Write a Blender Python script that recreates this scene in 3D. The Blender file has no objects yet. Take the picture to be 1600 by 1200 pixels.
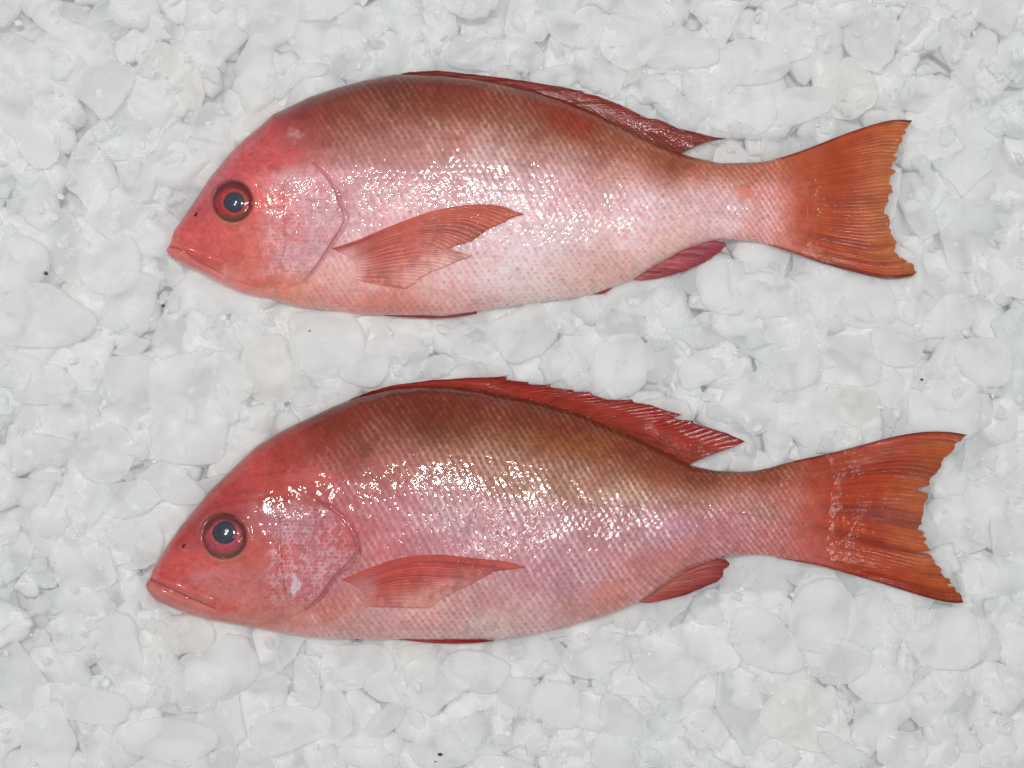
import bpy, math, random
import numpy as np
from mathutils import Matrix, Euler, Vector

# ------------------------------------------------------------------ scene, camera, light
sc = bpy.context.scene
sc.view_settings.view_transform = 'Standard'
sc.view_settings.look = 'None'
sc.view_settings.exposure = 0.07
sc.view_settings.gamma = 1.0
sc.cycles.max_bounces = 16
sc.cycles.use_adaptive_sampling = True
sc.cycles.adaptive_threshold = 0.03
sc.cycles.diffuse_bounces = 12
sc.cycles.transmission_bounces = 16
sc.cycles.transparent_max_bounces = 20
sc.cycles.caustics_reflective = False
sc.cycles.caustics_refractive = False
C = bpy.context.collection
PX = 1.0 / 3000.0            # one photo pixel on the ice, in metres
CAMH = 3000.0                # camera height in the same units

cam_d = bpy.data.cameras.new('camera')
cam = bpy.data.objects.new('camera', cam_d)
C.objects.link(cam)
cam.location = (0, 0, CAMH * PX)
cam_d.sensor_width = 36.0
cam_d.lens = 36.0 * CAMH / 1600.0
cam_d.clip_end = 50
cam_d.clip_start = 0.01
sc.camera = cam

wd = bpy.data.worlds.new('World')
sc.world = wd
wd.use_nodes = True
wd.node_tree.nodes['Background'].inputs[0].default_value = (0.95, 0.975, 1.0, 1)
wd.node_tree.nodes['Background'].inputs[1].default_value = 0.25


def area(name, loc, target, sx, sy, power, col=(1, 1, 1)):
    l = bpy.data.lights.new(name, 'AREA')
    l.shape = 'RECTANGLE'
    l.size, l.size_y = sx, sy
    l.energy = power
    l.color = col
    o = bpy.data.objects.new(name, l)
    C.objects.link(o)
    o.location = loc
    d = Vector(target) - Vector(loc)
    o.rotation_euler = d.to_track_quat('-Z', 'Y').to_euler()
    return o


area('ceiling_tube_lamp', (0.05, 0.36, 2.3), (0, 0, 0), 0.55, 0.05, 18.0, (1.0, 0.99, 0.965))
area('left_tube_lamp', (-1.15, 0.40, 2.15), (0, 0, 0), 0.5, 0.05, 12.5, (1.0, 0.99, 0.965))
area('second_tube_lamp', (0.45, -0.34, 2.3), (0, 0, 0), 0.6, 0.06, 7.0, (1.0, 0.99, 0.965))
area('ceiling_panel_lamp', (0.2, 1.0, 2.0), (0, 0, 0), 1.6, 0.9, 1.5, (1.0, 0.985, 0.96))

# ------------------------------------------------------------------ helpers
rng = np.random.default_rng(7)


def s2l(c):
    c = np.asarray(c, float) / 255.0
    return np.where(c <= 0.04045, c / 12.92, ((c + 0.055) / 1.055) ** 2.4)


def hash2(i, j, seed=0):
    i = i.astype(np.int64); j = j.astype(np.int64)
    n = (i * 374761393 + j * 668265263 + seed * 982451653) & 0xFFFFFFFF
    n = ((n ^ (n >> 13)) * 1274126177) & 0xFFFFFFFF
    n = n ^ (n >> 16)
    return (n & 0xFFFFFF) / float(0xFFFFFF)


def vnoise(x, y, seed=0):
    xi = np.floor(x); yi = np.floor(y)
    fx = x - xi; fy = y - yi
    fx = fx * fx * (3 - 2 * fx); fy = fy * fy * (3 - 2 * fy)
    a = hash2(xi, yi, seed); b = hash2(xi + 1, yi, seed)
    c = hash2(xi, yi + 1, seed); d = hash2(xi + 1, yi + 1, seed)
    return (a * (1 - fx) + b * fx) * (1 - fy) + (c * (1 - fx) + d * fx) * fy


def fbm(x, y, seed=0, o=4):
    r = 0; a = 0.5; t = 0
    for k in range(o):
        r = r + a * vnoise(x, y, seed + k * 17); t += a
        x = x * 2.03 + 11.3; y = y * 2.03 + 5.7; a *= 0.5
    return r / t


def smooth(e0, e1, x):
    t = np.clip((x - e0) / (e1 - e0), 0, 1)
    return t * t * (3 - 2 * t)


def polydist(X, Y, pts):
    d = np.full(X.shape, 1e9)
    pts = np.asarray(pts, float)
    for (x0, y0), (x1, y1) in zip(pts[:-1], pts[1:]):
        dx, dy = x1 - x0, y1 - y0
        L = dx * dx + dy * dy + 1e-9
        t = np.clip(((X - x0) * dx + (Y - y0) * dy) / L, 0, 1)
        d = np.minimum(d, np.hypot(X - x0 - t * dx, Y - y0 - t * dy))
    return d


def resample(pts, n):
    pts = np.asarray(pts, float)
    s = np.concatenate([[0], np.cumsum(np.hypot(*np.diff(pts, axis=0).T))])
    if s[-1] < 1e-6:
        return np.repeat(pts[:1], n, axis=0)
    u = np.linspace(0, s[-1], n)
    return np.stack([np.interp(u, s, pts[:, 0]), np.interp(u, s, pts[:, 1])], 1)


def smooth_poly(pts, n, it=2, closed=False):
    p = np.asarray(pts, float)
    for _ in range(it):                                  # Chaikin
        if closed:
            q = np.roll(p, -1, axis=0)
            p = np.stack([p * .75 + q * .25, p * .25 + q * .75], 1).reshape(-1, 2)
        else:
            q = np.stack([p[:-1] * .75 + p[1:] * .25, p[:-1] * .25 + p[1:] * .75], 1).reshape(-1, 2)
            p = np.concatenate([p[:1], q, p[-1:]])
    if closed:
        p = np.concatenate([p, p[:1]])
        return resample(p, n + 1)[:-1]
    return resample(p, n)


def unproj(Xa, Ya, z):
    """true position of what the picture shows at (Xa, Ya) when it sits z above the plane"""
    k = 1 - z / CAMH
    return 800 + (Xa - 800) * k, 600 + (Ya - 600) * k


def appar(X, Y, z):
    k = 1 - z / CAMH
    return 800 + (X - 800) / k, 600 + (Y - 600) / k


def to_world(X, Y, z, origin=(800, 600, 0)):
    return np.stack([(X - origin[0]) * PX, (origin[1] - Y) * PX, (z - origin[2]) * PX], -1)


def mesh_obj(name, verts, faces, mat, parent=None, col=None, loc=None, shade=True, uv=None):
    me = bpy.data.meshes.new(name)
    verts = np.asarray(verts, np.float32).reshape(-1, 3)
    faces = np.asarray(faces, np.int32)
    if faces.ndim == 2:
        k = faces.shape[1]
        me.vertices.add(len(verts))
        me.vertices.foreach_set('co', verts.ravel())
        me.loops.add(faces.size)
        me.loops.foreach_set('vertex_index', faces.ravel())
        me.polygons.add(len(faces))
        me.polygons.foreach_set('loop_start', np.arange(0, faces.size, k, dtype=np.int32))
        me.polygons.foreach_set('use_smooth', np.full(len(faces), shade))
        me.update(calc_edges=True)
    if col is not None:
        at = me.color_attributes.new('Col', 'FLOAT_COLOR', 'POINT')
        c = np.ones((len(verts), 4), np.float32)
        c[:, :col.shape[-1]] = col.reshape(len(verts), -1)
        at.data.foreach_set('color', c.ravel())
    if mat:
        me.materials.append(mat)
    me.validate()
    o = bpy.data.objects.new(name, me)
    C.objects.link(o)
    if parent:
        o.parent = parent
    if loc is not None:
        o.location = loc
    return o


def grid_faces(n, m, wrap=False, off=0):
    i = np.arange(n - 1)[:, None]
    j = np.arange(m if wrap else m - 1)[None, :]
    j2 = (j + 1) % m
    a = i * m + j; b = i * m + j2; c = (i + 1) * m + j2; d = (i + 1) * m + j
    return np.stack([a, b, c, d], -1).reshape(-1, 4) + off


def empty(name, loc, label=None, cat=None, group=None):
    o = bpy.data.objects.new(name, None)
    o.empty_display_size = 0.01
    C.objects.link(o)
    o.location = loc
    if label: o['label'] = label
    if cat: o['category'] = cat
    if group: o['group'] = group
    return o


# ------------------------------------------------------------------ materials
def new_mat(name):
    m = bpy.data.materials.new(name)
    m.use_nodes = True
    nt = m.node_tree
    return m, nt, nt.nodes['Principled BSDF'], nt.nodes['Material Output']


def setp(b, **kw):
    for k, v in kw.items():
        b.inputs[k.replace('_', ' ')].default_value = v


def bump(nt, scale, strength, dist, detail=3, vec='Object', stretch=None, prev=None):
    tc = nt.nodes.new('ShaderNodeTexCoord')
    mp = nt.nodes.new('ShaderNodeMapping')
    if stretch: mp.inputs['Scale'].default_value = stretch
    nz = nt.nodes.new('ShaderNodeTexNoise')
    nz.inputs['Scale'].default_value = scale
    nz.inputs['Detail'].default_value = detail
    bp = nt.nodes.new('ShaderNodeBump')
    bp.inputs['Strength'].default_value = strength
    bp.inputs['Distance'].default_value = dist
    nt.links.new(tc.outputs[vec], mp.inputs[0])
    nt.links.new(mp.outputs[0], nz.inputs['Vector'])
    nt.links.new(nz.outputs[0], bp.inputs['Height'])
    if prev: nt.links.new(prev.outputs[0], bp.inputs['Normal'])
    return bp


def skin_material(name, rough, coat, coat_rough, sss, bscale=700, bdist=0.0003, bstr=0.12, trans=0.0):
    m, nt, b, out = new_mat(name)
    at = nt.nodes.new('ShaderNodeAttribute'); at.attribute_name = 'Col'
    nt.links.new(at.outputs['Color'], b.inputs['Base Color'])
    setp(b, Roughness=rough, Coat_Weight=coat, Coat_Roughness=coat_rough, Coat_IOR=1.42)
    b.inputs['Specular IOR Level'].default_value = 0.12
    if sss:
        b.subsurface_method = 'BURLEY'
        setp(b, Subsurface_Weight=sss, Subsurface_Radius=(0.006, 0.0025, 0.002), Subsurface_Scale=0.5)
    bp = bump(nt, bscale, bstr, bdist)
    nt.links.new(bp.outputs[0], b.inputs['Normal'])
    nt.links.new(bp.outputs[0], b.inputs['Coat Normal'])
    if trans:
        tr = nt.nodes.new('ShaderNodeBsdfTranslucent')
        nt.links.new(at.outputs['Color'], tr.inputs[0])
        mx = nt.nodes.new('ShaderNodeMixShader'); mx.inputs[0].default_value = trans
        nt.links.new(b.outputs[0], mx.inputs[1]); nt.links.new(tr.outputs[0], mx.inputs[2])
        nt.links.new(mx.outputs[0], out.inputs[0])
    return m


M_SKIN = skin_material('wet_skin', 0.30, 1.0, 0.035, 0.0)
M_FIN = skin_material('wet_fin', 0.40, 0.28, 0.06, 0.0, 700, 0.0004, 0.2, trans=0.06)
M_EYE = skin_material('wet_eye', 0.2, 1.0, 0.03, 0.0, 300, 0.0004, 0.25)


def ice_material(name, tint, clear=0.25, rough=0.28):
    m, nt, b, out = new_mat(name)
    tc = nt.nodes.new('ShaderNodeTexCoord')
    nz = nt.nodes.new('ShaderNodeTexNoise'); nz.inputs['Scale'].default_value = 28; nz.inputs['Detail'].default_value = 4
    nt.links.new(tc.outputs['Object'], nz.inputs['Vector'])
    cr = nt.nodes.new('ShaderNodeValToRGB')
    cr.color_ramp.elements[0].position = 0.3; cr.color_ramp.elements[1].position = 0.7
    cr.color_ramp.elements[0].color = (*[c * 0.985 for c in tint], 1)
    cr.color_ramp.elements[1].color = (*tint, 1)
    nt.links.new(nz.outputs[0], cr.inputs[0])
    nt.links.new(cr.outputs[0], b.inputs['Base Color'])
    setp(b, Roughness=rough, IOR=1.31, Coat_Weight=0.12, Coat_Roughness=0.1, Coat_IOR=1.31)
    tr = nt.nodes.new('ShaderNodeBsdfTranslucent')
    nt.links.new(cr.outputs[0], tr.inputs[0])
    mx = nt.nodes.new('ShaderNodeMixShader'); mx.inputs[0].default_value = 0.5
    nt.links.new(b.outputs[0], mx.inputs[1]); nt.links.new(tr.outputs[0], mx.inputs[2])
    # frosted ice lets part of what lies below show through, less so at a grazing view
    tp = nt.nodes.new('ShaderNodeBsdfTransparent')
    tp.inputs[0].default_value = (0.99, 0.993, 0.995, 1)
    lw = nt.nodes.new('ShaderNodeLayerWeight'); lw.inputs[0].default_value = 0.35
    mr = nt.nodes.new('ShaderNodeMapRange')
    mr.inputs['From Min'].default_value = 0.0; mr.inputs['From Max'].default_value = 0.8
    mr.inputs['To Min'].default_value = clear; mr.inputs['To Max'].default_value = clear * 0.25
    nt.links.new(lw.outputs['Facing'], mr.inputs['Value'])
    mx2 = nt.nodes.new('ShaderNodeMixShader')
    solid = clear <= 0
    nt.links.new(mr.outputs[0], mx2.inputs[0])
    nt.links.new(mx.outputs[0], mx2.inputs[1]); nt.links.new(tp.outputs[0], mx2.inputs[2])
    nt.links.new((mx if solid else mx2).outputs[0], out.inputs[0])
    bp = bump(nt, 170, 0.35, 0.0012, 5)
    bp2 = bump(nt, 1400, 0.25, 0.0003, 2, prev=bp)
    nt.links.new(bp2.outputs[0], b.inputs['Normal'])
    return m


M_ICE = [ice_material('frosted_ice', (0.975, 0.981, 0.983), 0.62),
         ice_material('cloudy_ice', (0.98, 0.983, 0.982), 0.50),
         ice_material('clear_ice', (0.972, 0.98, 0.984), 0.68, 0.10),
         ice_material('stained_ice', (0.98, 0.965, 0.945), 0.4),
         ice_material('packed_ice', (0.984, 0.988, 0.989), 0.0)]


# ------------------------------------------------------------------ scale lattice
def scale_field(a, b):
    """overlapping scales; returns distance to free edge (0..), cross coordinate, id hash"""
    ra, rb, sh = 1.02, 1.12, 0.40
    j0 = np.round(b)
    best = np.full(a.shape, 1e9); D = np.zeros(a.shape); Q = np.zeros(a.shape); H = np.zeros(a.shape)
    for dj in (-1, 0, 1):
        j = j0 + dj
        q = (b - j) / rb
        ok = np.abs(q) < 1
        e = ra * np.sqrt(np.clip(1 - q * q, 0, 1))
        jit = (hash2(np.zeros_like(j), j, 3) - 0.5) * 0.15
        aa = a - sh * j - jit
        i = np.ceil(aa - e)
        cx = i + sh * j + jit
        d = i + e - aa
        w = ok & (cx < best)
        best = np.where(w, cx, best); D = np.where(w, d, D); Q = np.where(w, q, Q)
        H = np.where(w, hash2(i, j, 9), H)
    return D, Q, H


# ------------------------------------------------------------------ the fish
class Fish:
    def __init__(self, P):
        self.__dict__.update(P)
        xs = np.arange(self.x0, self.x1 + 60.5, 1.0)
        t = np.interp(xs, *np.array(self.top).T)
        b = np.interp(xs, *np.array(self.bot).T)
        k = np.exp(-np.linspace(-2, 2, 13) ** 2); k /= k.sum()
        def sm(v):
            p = np.concatenate([2 * v[0] - v[6:0:-1], v, 2 * v[-1] - v[-2:-8:-1]])
            r = np.convolve(p, k, 'valid')
            w = np.clip((xs - xs[0]) / 30, 0, 1)
            return v * (1 - w) + r * w
        self.xs = xs; self.t = sm(t); self.b = sm(b)
        T = np.interp(xs, *np.array(self.thick).T)
        k2 = np.ones(31) / 31
        T = np.convolve(np.concatenate([np.full(15, T[0]), T, np.full(15, T[-1])]), k2, 'valid')
        snout = np.sqrt(np.clip((xs - xs[0]) / 26, 0, 1))
        self.T = T * np.clip(snout, 0.0, 1)
        self.origin = (0.5 * (self.x0 + self.x1), 0.5 * (self.t.mean() + self.b.mean()), -60.0)

    def prof(self, X):
        return (np.interp(X, self.xs, self.t), np.interp(X, self.xs, self.b), np.interp(X, self.xs, self.T))

    def shape(self, s):
        # slightly sharper back, fuller belly
        return np.clip(1 - np.abs(s) ** 2.15, 0, 1) ** 0.56

    def surf(self, X, Y):
        t, b, T = self.prof(X)
        s = np.clip((2 * Y - t - b) / np.maximum(b - t, 1e-3), -1, 1)
        return T * self.shape(s)

    def surf_app(self, Xa, Ya):
        X, Y = np.array(Xa, float), np.array(Ya, float)
        for _ in range(4):
            z = self.surf(X, Y)
            X, Y = unproj(Xa, Ya, z)
        return z

    # ---- colour
    def base_col(self, Xa, Ya):
        A = np.array(self.anchors, float)
        lin = s2l(A[:, 2:5])
        num = np.zeros(Xa.shape + (3,)); den = np.zeros(Xa.shape)
        wx = 6 * (fbm(Xa / 40, Ya / 40, 41, 3) - .5) * 6
        for (x, y), c in zip(A[:, :2], lin):
            w = 1.0 / (((Xa + wx - x) * 0.75) ** 2 + (Ya + wx - y) ** 2 * 1.6 + 520) ** 2.1
            num += w[..., None] * c; den += w
        return np.clip(self.bright * (num / den[..., None]) ** 1.0 * np.array([.98, 1, 1]) + np.array([0, .010, .013]), 0, .95)

    def scale_coords(self, Xa, Ya):
        t, b, T = self.prof(Xa)
        h = (b - t) / 2; c = (b + t) / 2
        s = np.clip((Ya - c) / np.maximum(h, 1), -1, 1)
        # arc stretch near the edges
        arc = h * (s + 0.22 * s ** 3 * (T / np.maximum(h, 1)) * 2)
        pit = 8.6 * (np.clip(h / 185, 0.2, 1)) ** 0.35
        wob = 7 * (fbm(Xa / 60, Ya / 60, self.seed + 5, 2) - .5) + 3.2 * (vnoise(Xa / 11, Ya / 11, self.seed + 55) - .5)
        q = np.arange(150, 1400, 5.0)
        px_ = 11.5 * np.interp(q, [450, 620, 900, 1210], [0.78, 1.0, 1.0, 0.82])
        cum = np.cumsum(5.0 / px_)
        return np.interp(Xa + wob, q, cum), (arc + wob) / pit

    def skin(self, Xa, Ya, cover=False):
        """returns displacement (px) and linear colour"""
        base = self.base_col(Xa, Ya)
        n1 = fbm(Xa / 9, Ya / 9, self.seed, 4); n2 = fbm(Xa / 55, Ya / 55, self.seed + 31, 4)
        n3 = fbm(Xa / 2.6, Ya / 2.6, self.seed + 77, 2)
        a, b = self.scale_coords(Xa, Ya)
        D, Q, Hs = scale_field(a, b)
        # where there are scales
        t, bo, T = self.prof(Xa)
        head = polydist_side(Xa, Ya, self.head_line)
        sc_m = smooth(-26, 26, head + 26 * (n1 - .5) + 50 * (n2 - .5)) * (1 - smooth(self.x1 - 70, self.x1 - 5, Xa + 14 * (n1 - .5)))
        if self.bare:
            for (x, y, r) in self.bare:
                sc_m = sc_m * (1 - 0.85 * (1 - smooth(r * .6, r, np.hypot(Xa - x, (Ya - y) * 1.5) + 12 * (n1 - .5))))
        # cheek & operculum scales: smaller, irregular
        ch = self.cheek_mask(Xa, Ya)
        D2, Q2, H2 = scale_field(Xa / 8.5 + 2 * n1, Ya / 6.2 + 1.5 * n2)
        silver = self.silver(Xa, Ya)
        amp = 0.62 * (0.45 + .55 * silver)
        disp = sc_m * amp * (1 - np.clip(D, 0, 1)) + (Hs - .5) * 0.22 * sc_m
        disp = disp + ch * (1 - sc_m) * (0.4 * (1 - np.clip(D2, 0, 1)) + (H2 - .5) * 0.22)
        tx = hash2(np.floor(Hs * 9999), np.floor(Hs * 77), 21) - .5
        disp = disp + sc_m * Q * tx * 0.32
        disp = disp + (n2 - .5) * 4.6 + (n1 - .5) * 0.5 + (n3 - .5) * 0.08
        # colour of a scale: silver drop with its slanting reflection painted in, over red pocket
        ln_ = 0.34 + 0.16 * (Hs - .5)
        drop = np.exp(-(((D - 0.36 + ln_ * Q + .10 * (n3 - .5)) / 0.20) ** 2 + ((Q + .3 * tx) / 0.66) ** 4))
        pocket = smooth(0.50, 0.80, D + 0.25 * Q + 0.2 * (n3 - .5)) * (0.35 + .65 * smooth(.15, .6, tx + .5)) * (.18 + .82 * silver)
        patch = smooth(0.3, 0.75, fbm(Xa / 70, Ya / 45, self.seed + 91, 3))
        k = sc_m * (0.08 + 0.92 * silver ** 1.3) * (.7 + .6 * n2) * (.45 + .55 * smooth(.35, .6, fbm(Xa / 24, Ya / 20, self.seed + 61, 3)))
        var = (Hs - 0.5) * 0.35
        white = s2l((243, 220, 224))
        red = base * np.array([0.76, 0.25, 0.27])
        wdrop = np.clip(k * drop * (0.55 + 0.45 * patch + (Hs - .5) * 0.9) * 1.15, 0, 0.92)[..., None]
        wpock = np.clip(sc_m * pocket * (1.0 + var) * (0.75 + .25 * patch), 0, 1)[..., None]
        col = base * (1 + 0.25 * var * sc_m)[..., None]
        col = col * (1 - wpock * .92) + red * wpock * .92
        col = col * (1 - wdrop) + white * wdrop * (0.62 + 0.38 * silver)[..., None] + base * wdrop * (0.38 - 0.38 * silver)[..., None]
        sh_ = (self.sheen * silver ** 2 * sc_m * (.6 + .8 * patch * n1))[..., None]  # wet silver sheen painted into the colour as white
        col = col * (1 - sh_) + white * sh_
        col = col + (silver * sc_m * (.5 + n2))[..., None] * np.array([0, .012, .030])
        # cheek mottling
        cm = (ch * (1 - sc_m) * (0.15 + 0.75 * smooth(.35, .7, H2)) * smooth(0.8, 0.3, D2 + .5 * (n3 - .5)))[..., None] * 0.42
        pk = (ch * (1 - sc_m) * smooth(.5, .9, D2) * 0.6)[..., None]
        col = col * (1 - pk) + base * np.array([.82, .45, .45]) * pk
        col = col * (1 - cm) + s2l((232, 205, 212)) * cm
        # blotches, oblique olive lines on the back
        bl = (n2 - .5) * 0.34 + (n1 - .5) * 0.34 + (n3 - .5) * .22
        col = col * (1 + bl)[..., None]
        g = smooth(.52, .75, fbm(Xa / 26 + 9, Ya / 20, self.seed + 3, 3)) * (1 - sc_m) * 0.35
        col = col * (1 - g[..., None]) + col * np.array([1.12, .62, .55]) * g[..., None]
        if self.olive:
            ph = (Ya + 0.30 * Xa) / 9.2 + 1.2 * (n2 - .5)
            ln = smooth(.1, .9, np.sin(ph * 2 * math.pi) * .5 + .5)
            s = np.clip((2 * Ya - t - bo) / np.maximum(bo - t, 1), -1, 1)
            om = self.olive * smooth(0.05, -0.45, s) * smooth(560, 720, Xa) * smooth(1200, 1000, Xa)
            w = (om * ln * 0.55)[..., None]
            col = col * (1 - w) + col * np.array([.92, .95, .42]) * w
            for (x, y, rx, ry, kk) in self.yellow:
                w = (np.exp(-((Xa - x) / rx) ** 2 - ((Ya - y) / ry) ** 2) * smooth(.35, .6, n1) * kk)[..., None]
                col = col * (1 - w) + s2l((172, 122, 44)) * w
        s_ = (2 * Ya - t - bo) / np.maximum(bo - t, 1)
        col = col * (1 - np.array([.22, .45, .62]) * (smooth(-.15, -.85, s_ + .25 * (n2 - .5)) * smooth(400, 520, Xa))[..., None])
        col = col * (1 - 0.28 * smooth(-.86, -1.0, s_) * smooth(self.x1 - 20, self.x1 - 80, Xa))[..., None]
        # red freckles and bruises
        fr = smooth(.70, .80, vnoise(Xa / 6.5, Ya / 4.5, self.seed + 8)) * 0.35 * smooth(.4, .6, n2)
        col = col * (1 - fr[..., None]) + col * np.array([.95, .5, .48]) * fr[..., None]
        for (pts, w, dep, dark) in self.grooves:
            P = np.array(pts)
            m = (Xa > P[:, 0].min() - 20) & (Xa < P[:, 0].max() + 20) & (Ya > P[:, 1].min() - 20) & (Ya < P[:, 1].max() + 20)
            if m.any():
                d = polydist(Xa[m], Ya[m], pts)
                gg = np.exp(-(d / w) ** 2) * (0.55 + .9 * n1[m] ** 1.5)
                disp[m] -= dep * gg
                col[m] = col[m] * (1 - dark * gg[..., None] * np.array([.55, .8, .78]))  # groove shade put into the colour, on top of the real depth
        # small scars and pale patches, veins on the head
        for (x, y, rx, ry, c_, kk) in self.marks:
            w = (smooth(1.5, .35, np.hypot((Xa - x) / rx, (Ya - y) / ry) + 3.0 * (n1 - .5)) * kk)[..., None]
            col = col * (1 - w) + s2l(c_) * w
        hd = 1 - sc_m
        vein = smooth(.93, .995, 1 - np.abs(2 * fbm(Xa / 30, Ya / 16, self.seed + 201, 4) - 1)) * hd * .22
        col = col * (1 - vein[..., None] * np.array([.5, .9, .8]))
        pore = smooth(.80, .92, vnoise(Xa / 2.4, Ya / 2.4, self.seed + 211)) * hd * .14
        col = col * (1 + pore[..., None])
        disp = disp + hd * (fbm(Xa / 6, Ya / 6, self.seed + 221, 3) - .5) * .4
        # eye socket
        ex, ey, er = self.eye
        r = np.hypot(Xa - ex, Ya - ey)
        disp -= 7 * smooth(er + 2, er - 4, r)
        disp += 3.0 * np.exp(-((r - er - 5) / 4.5) ** 2)
        ang = np.arctan2(Ya - ey, Xa - ex)
        rim = np.exp(-((r - er - 1) / 3.6) ** 2) * (0.5 + 0.5 * np.abs(np.sin(ang + .2)))
        rim = (rim * (.35 + 1.1 * n1))[..., None] * 0.85
        col = col * (1 - rim) + s2l((88, 46, 40)) * rim
        rim2 = (np.exp(-((r - er - 6) / 3.0) ** 2) * smooth(0.3, 1, np.sin(ang)) * .6)[..., None]
        col = col * (1 - rim2) + s2l((190, 120, 92)) * rim2
        return disp, np.clip(col, 0.01, 0.92)

    def build(self):
        root = empty('fish', ((self.origin[0] - 800) * PX, (600 - self.origin[1]) * PX, self.origin[2] * PX),
                     self.label, 'fish', 'whole red fish laid out on ice')
        self.root = root
        O = self.origin
        # body: rings along x
        xa = self.x0 + 26 * np.linspace(0, 1, 34)[:-1] ** 2
        X = np.concatenate([xa, np.arange(self.x0 + 26, self.x1, 1.3), [self.x1]])
        t, b, T = self.prof(X)
        th_u = np.linspace(0, math.pi, 340)
        th_l = np.linspace(math.pi, 2 * math.pi, 60)[1:-1]
        th = np.concatenate([th_u, th_l])
        S = -np.cos(th)[None, :].repeat(len(X), 0)
        # keep cross sections evenly sampled
        h = ((b - t) / 2)[:, None]; c = ((b + t) / 2)[:, None]
        Xg = X[:, None].repeat(len(th), 1)
        Yg = c + h * S
        up = (np.sin(th) >= -1e-9)[None, :]
        Z = T[:, None] * self.shape(S)
        Zs = np.where(up, Z, -Z)
        Xa, Ya = appar(Xg, Yg, Zs)
        disp, col = self.skin(Xa, Ya)
        # displace along an approximate normal
        edge = np.sin(np.clip(th, 0, math.pi))[None, :]
        dz = np.where(up, disp * (0.15 + 0.85 * edge), disp * 0.2)
        Yg2 = Yg + S * disp * 0.25 * (1 - edge * .6)
        endf = np.minimum(smooth(0, 14, Xg - self.x0), smooth(0, 10, self.x1 - Xg))
        Z2 = Zs + dz * endf
        V = to_world(Xg, np.where(endf > .5, Yg2, Yg), Z2, O)
        f = grid_faces(len(X), len(th), wrap=True)
        mesh_obj('body', V, f, M_SKIN, root, col)
        self.patches()
        self.eye_parts()
        return root

    def cheek_mask(self, Xa, Ya):
        x0, y0, x1, y1 = self.cheek
        n = 16 * (fbm(Xa / 22, Ya / 22, self.seed + 14, 3) - .5)
        return smooth(x1 + 12, x1 - 16, Xa + n) * smooth(x0 - 10, x0 + 16, Xa + n) * smooth(y0 - 10, y0 + 14, Ya + n) * smooth(y1 + 10, y1 - 14, Ya + n)

    def silver(self, Xa, Ya):
        A = self.silver_pts
        num = 0; den = 0
        for x, y, v in A:
            w = 1 / ((Xa - x) ** 2 + 2.2 * (Ya - y) ** 2 + 200) ** 1.6
            num = num + w * v; den = den + w
        return num / den

    def coons(self, E0, E1, B, D, n, m, smooth_it=2):
        """n along the rays (t), m across (r); E0,E1 base->tip edges, B base r0->r1, D far r0->r1"""
        E0 = smooth_poly(E0, n, smooth_it); E1 = smooth_poly(E1, n, smooth_it)
        B = smooth_poly(B, m, smooth_it); D = resample(D, m)
        t = np.linspace(0, 1, n)[:, None, None]; r = np.linspace(0, 1, m)[None, :, None]
        P = (1 - r) * E0[:, None] + r * E1[:, None] + (1 - t) * B[None] + t * D[None] \
            - ((1 - t) * (1 - r) * B[0] + (1 - t) * r * B[-1] + t * (1 - r) * D[0] + t * r * D[-1])
        return P[..., 0], P[..., 1], np.broadcast_to(t[..., 0], P.shape[:2]), np.broadcast_to(r[..., 0], P.shape[:2])

    def sheet(self, name, Xa, Ya, z, thick, mat, col, parent=None, zb=None):
        """closed slab: top sheet at z, bottom sheet thick below"""
        n, m = Xa.shape
        X, Y = unproj(Xa, Ya, z)
        zb = z - thick if zb is None else zb
        top = to_world(X, Y, z, self.origin).reshape(-1, 3)
        bot = to_world(X, Y, zb, self.origin).reshape(-1, 3)
        f = grid_faces(n, m)
        N = n * m
        idx = np.arange(N).reshape(n, m)
        loop = np.concatenate([idx[0, :-1], idx[:-1, -1], idx[-1, :0:-1], idx[:0:-1, 0]])
        nx = np.roll(loop, -1)
        side = np.stack([loop, nx, nx + N, loop + N], 1)
        V = np.concatenate([top, bot])
        F = np.concatenate([f[:, ::-1], f + N, side])
        cc = np.concatenate([col.reshape(-1, 3)] * 2)
        return mesh_obj(name, V, F, mat, parent or self.root, cc)

    def fin(self, name, E0, E1, B, D, n, m, rays, skew=0, z0=1.0, z1=3.0, onbody=False, lift=(1, 3), pal=None, thick=2.0, jag=1.5, relief=1.1, seed=1, thickbase=None, see=0.0, streak=0.0):
        Xa, Ya, t, r = self.coons(E0, E1, B, D, n, m)
        ph = (r + 0.003 * np.sin(t * 5 + r * 23)) * rays + skew * t * rays * 0.2
        sd = self.seed + seed
        # ragged far edge
        j = ((hash2(np.floor(ph[-1] * 2), np.zeros(m), sd) - .35) * .8 + (hash2(np.floor(ph[-1] * 4), np.zeros(m), sd + 1) - .5) * .5) * jag + (fbm(r[-1] * rays * 1.7, r[-1] * 0, sd + 2, 2) - .5) * jag
        dX = Xa[-1] - Xa[-3]; dY = Ya[-1] - Ya[-3]
        L = np.hypot(dX, dY) + 1e-6
        w = smooth(.75, 1, t) * j[None]
        Xa = Xa + w * (dX / L)[None]; Ya = Ya + w * (dY / L)[None]
        ridge = np.abs(np.sin(ph * math.pi)) ** 1.3
        split = ph * 2.0
        ridge2 = np.abs(np.sin(split * math.pi)) ** 1.3
        rd = ridge * (1 - smooth(.35, .8, t)) + ridge2 * smooth(.35, .8, t)
        fold = fbm(r * 5 + 0.8 * t, t * 1.2, sd + 9, 3) - .5
        z = z0 + (z1 - z0) * t + fold * 5 * smooth(0, .4, t) + relief * rd * smooth(0, .15, t) * (smooth(.15, .5, t) if thickbase else 1)
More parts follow.
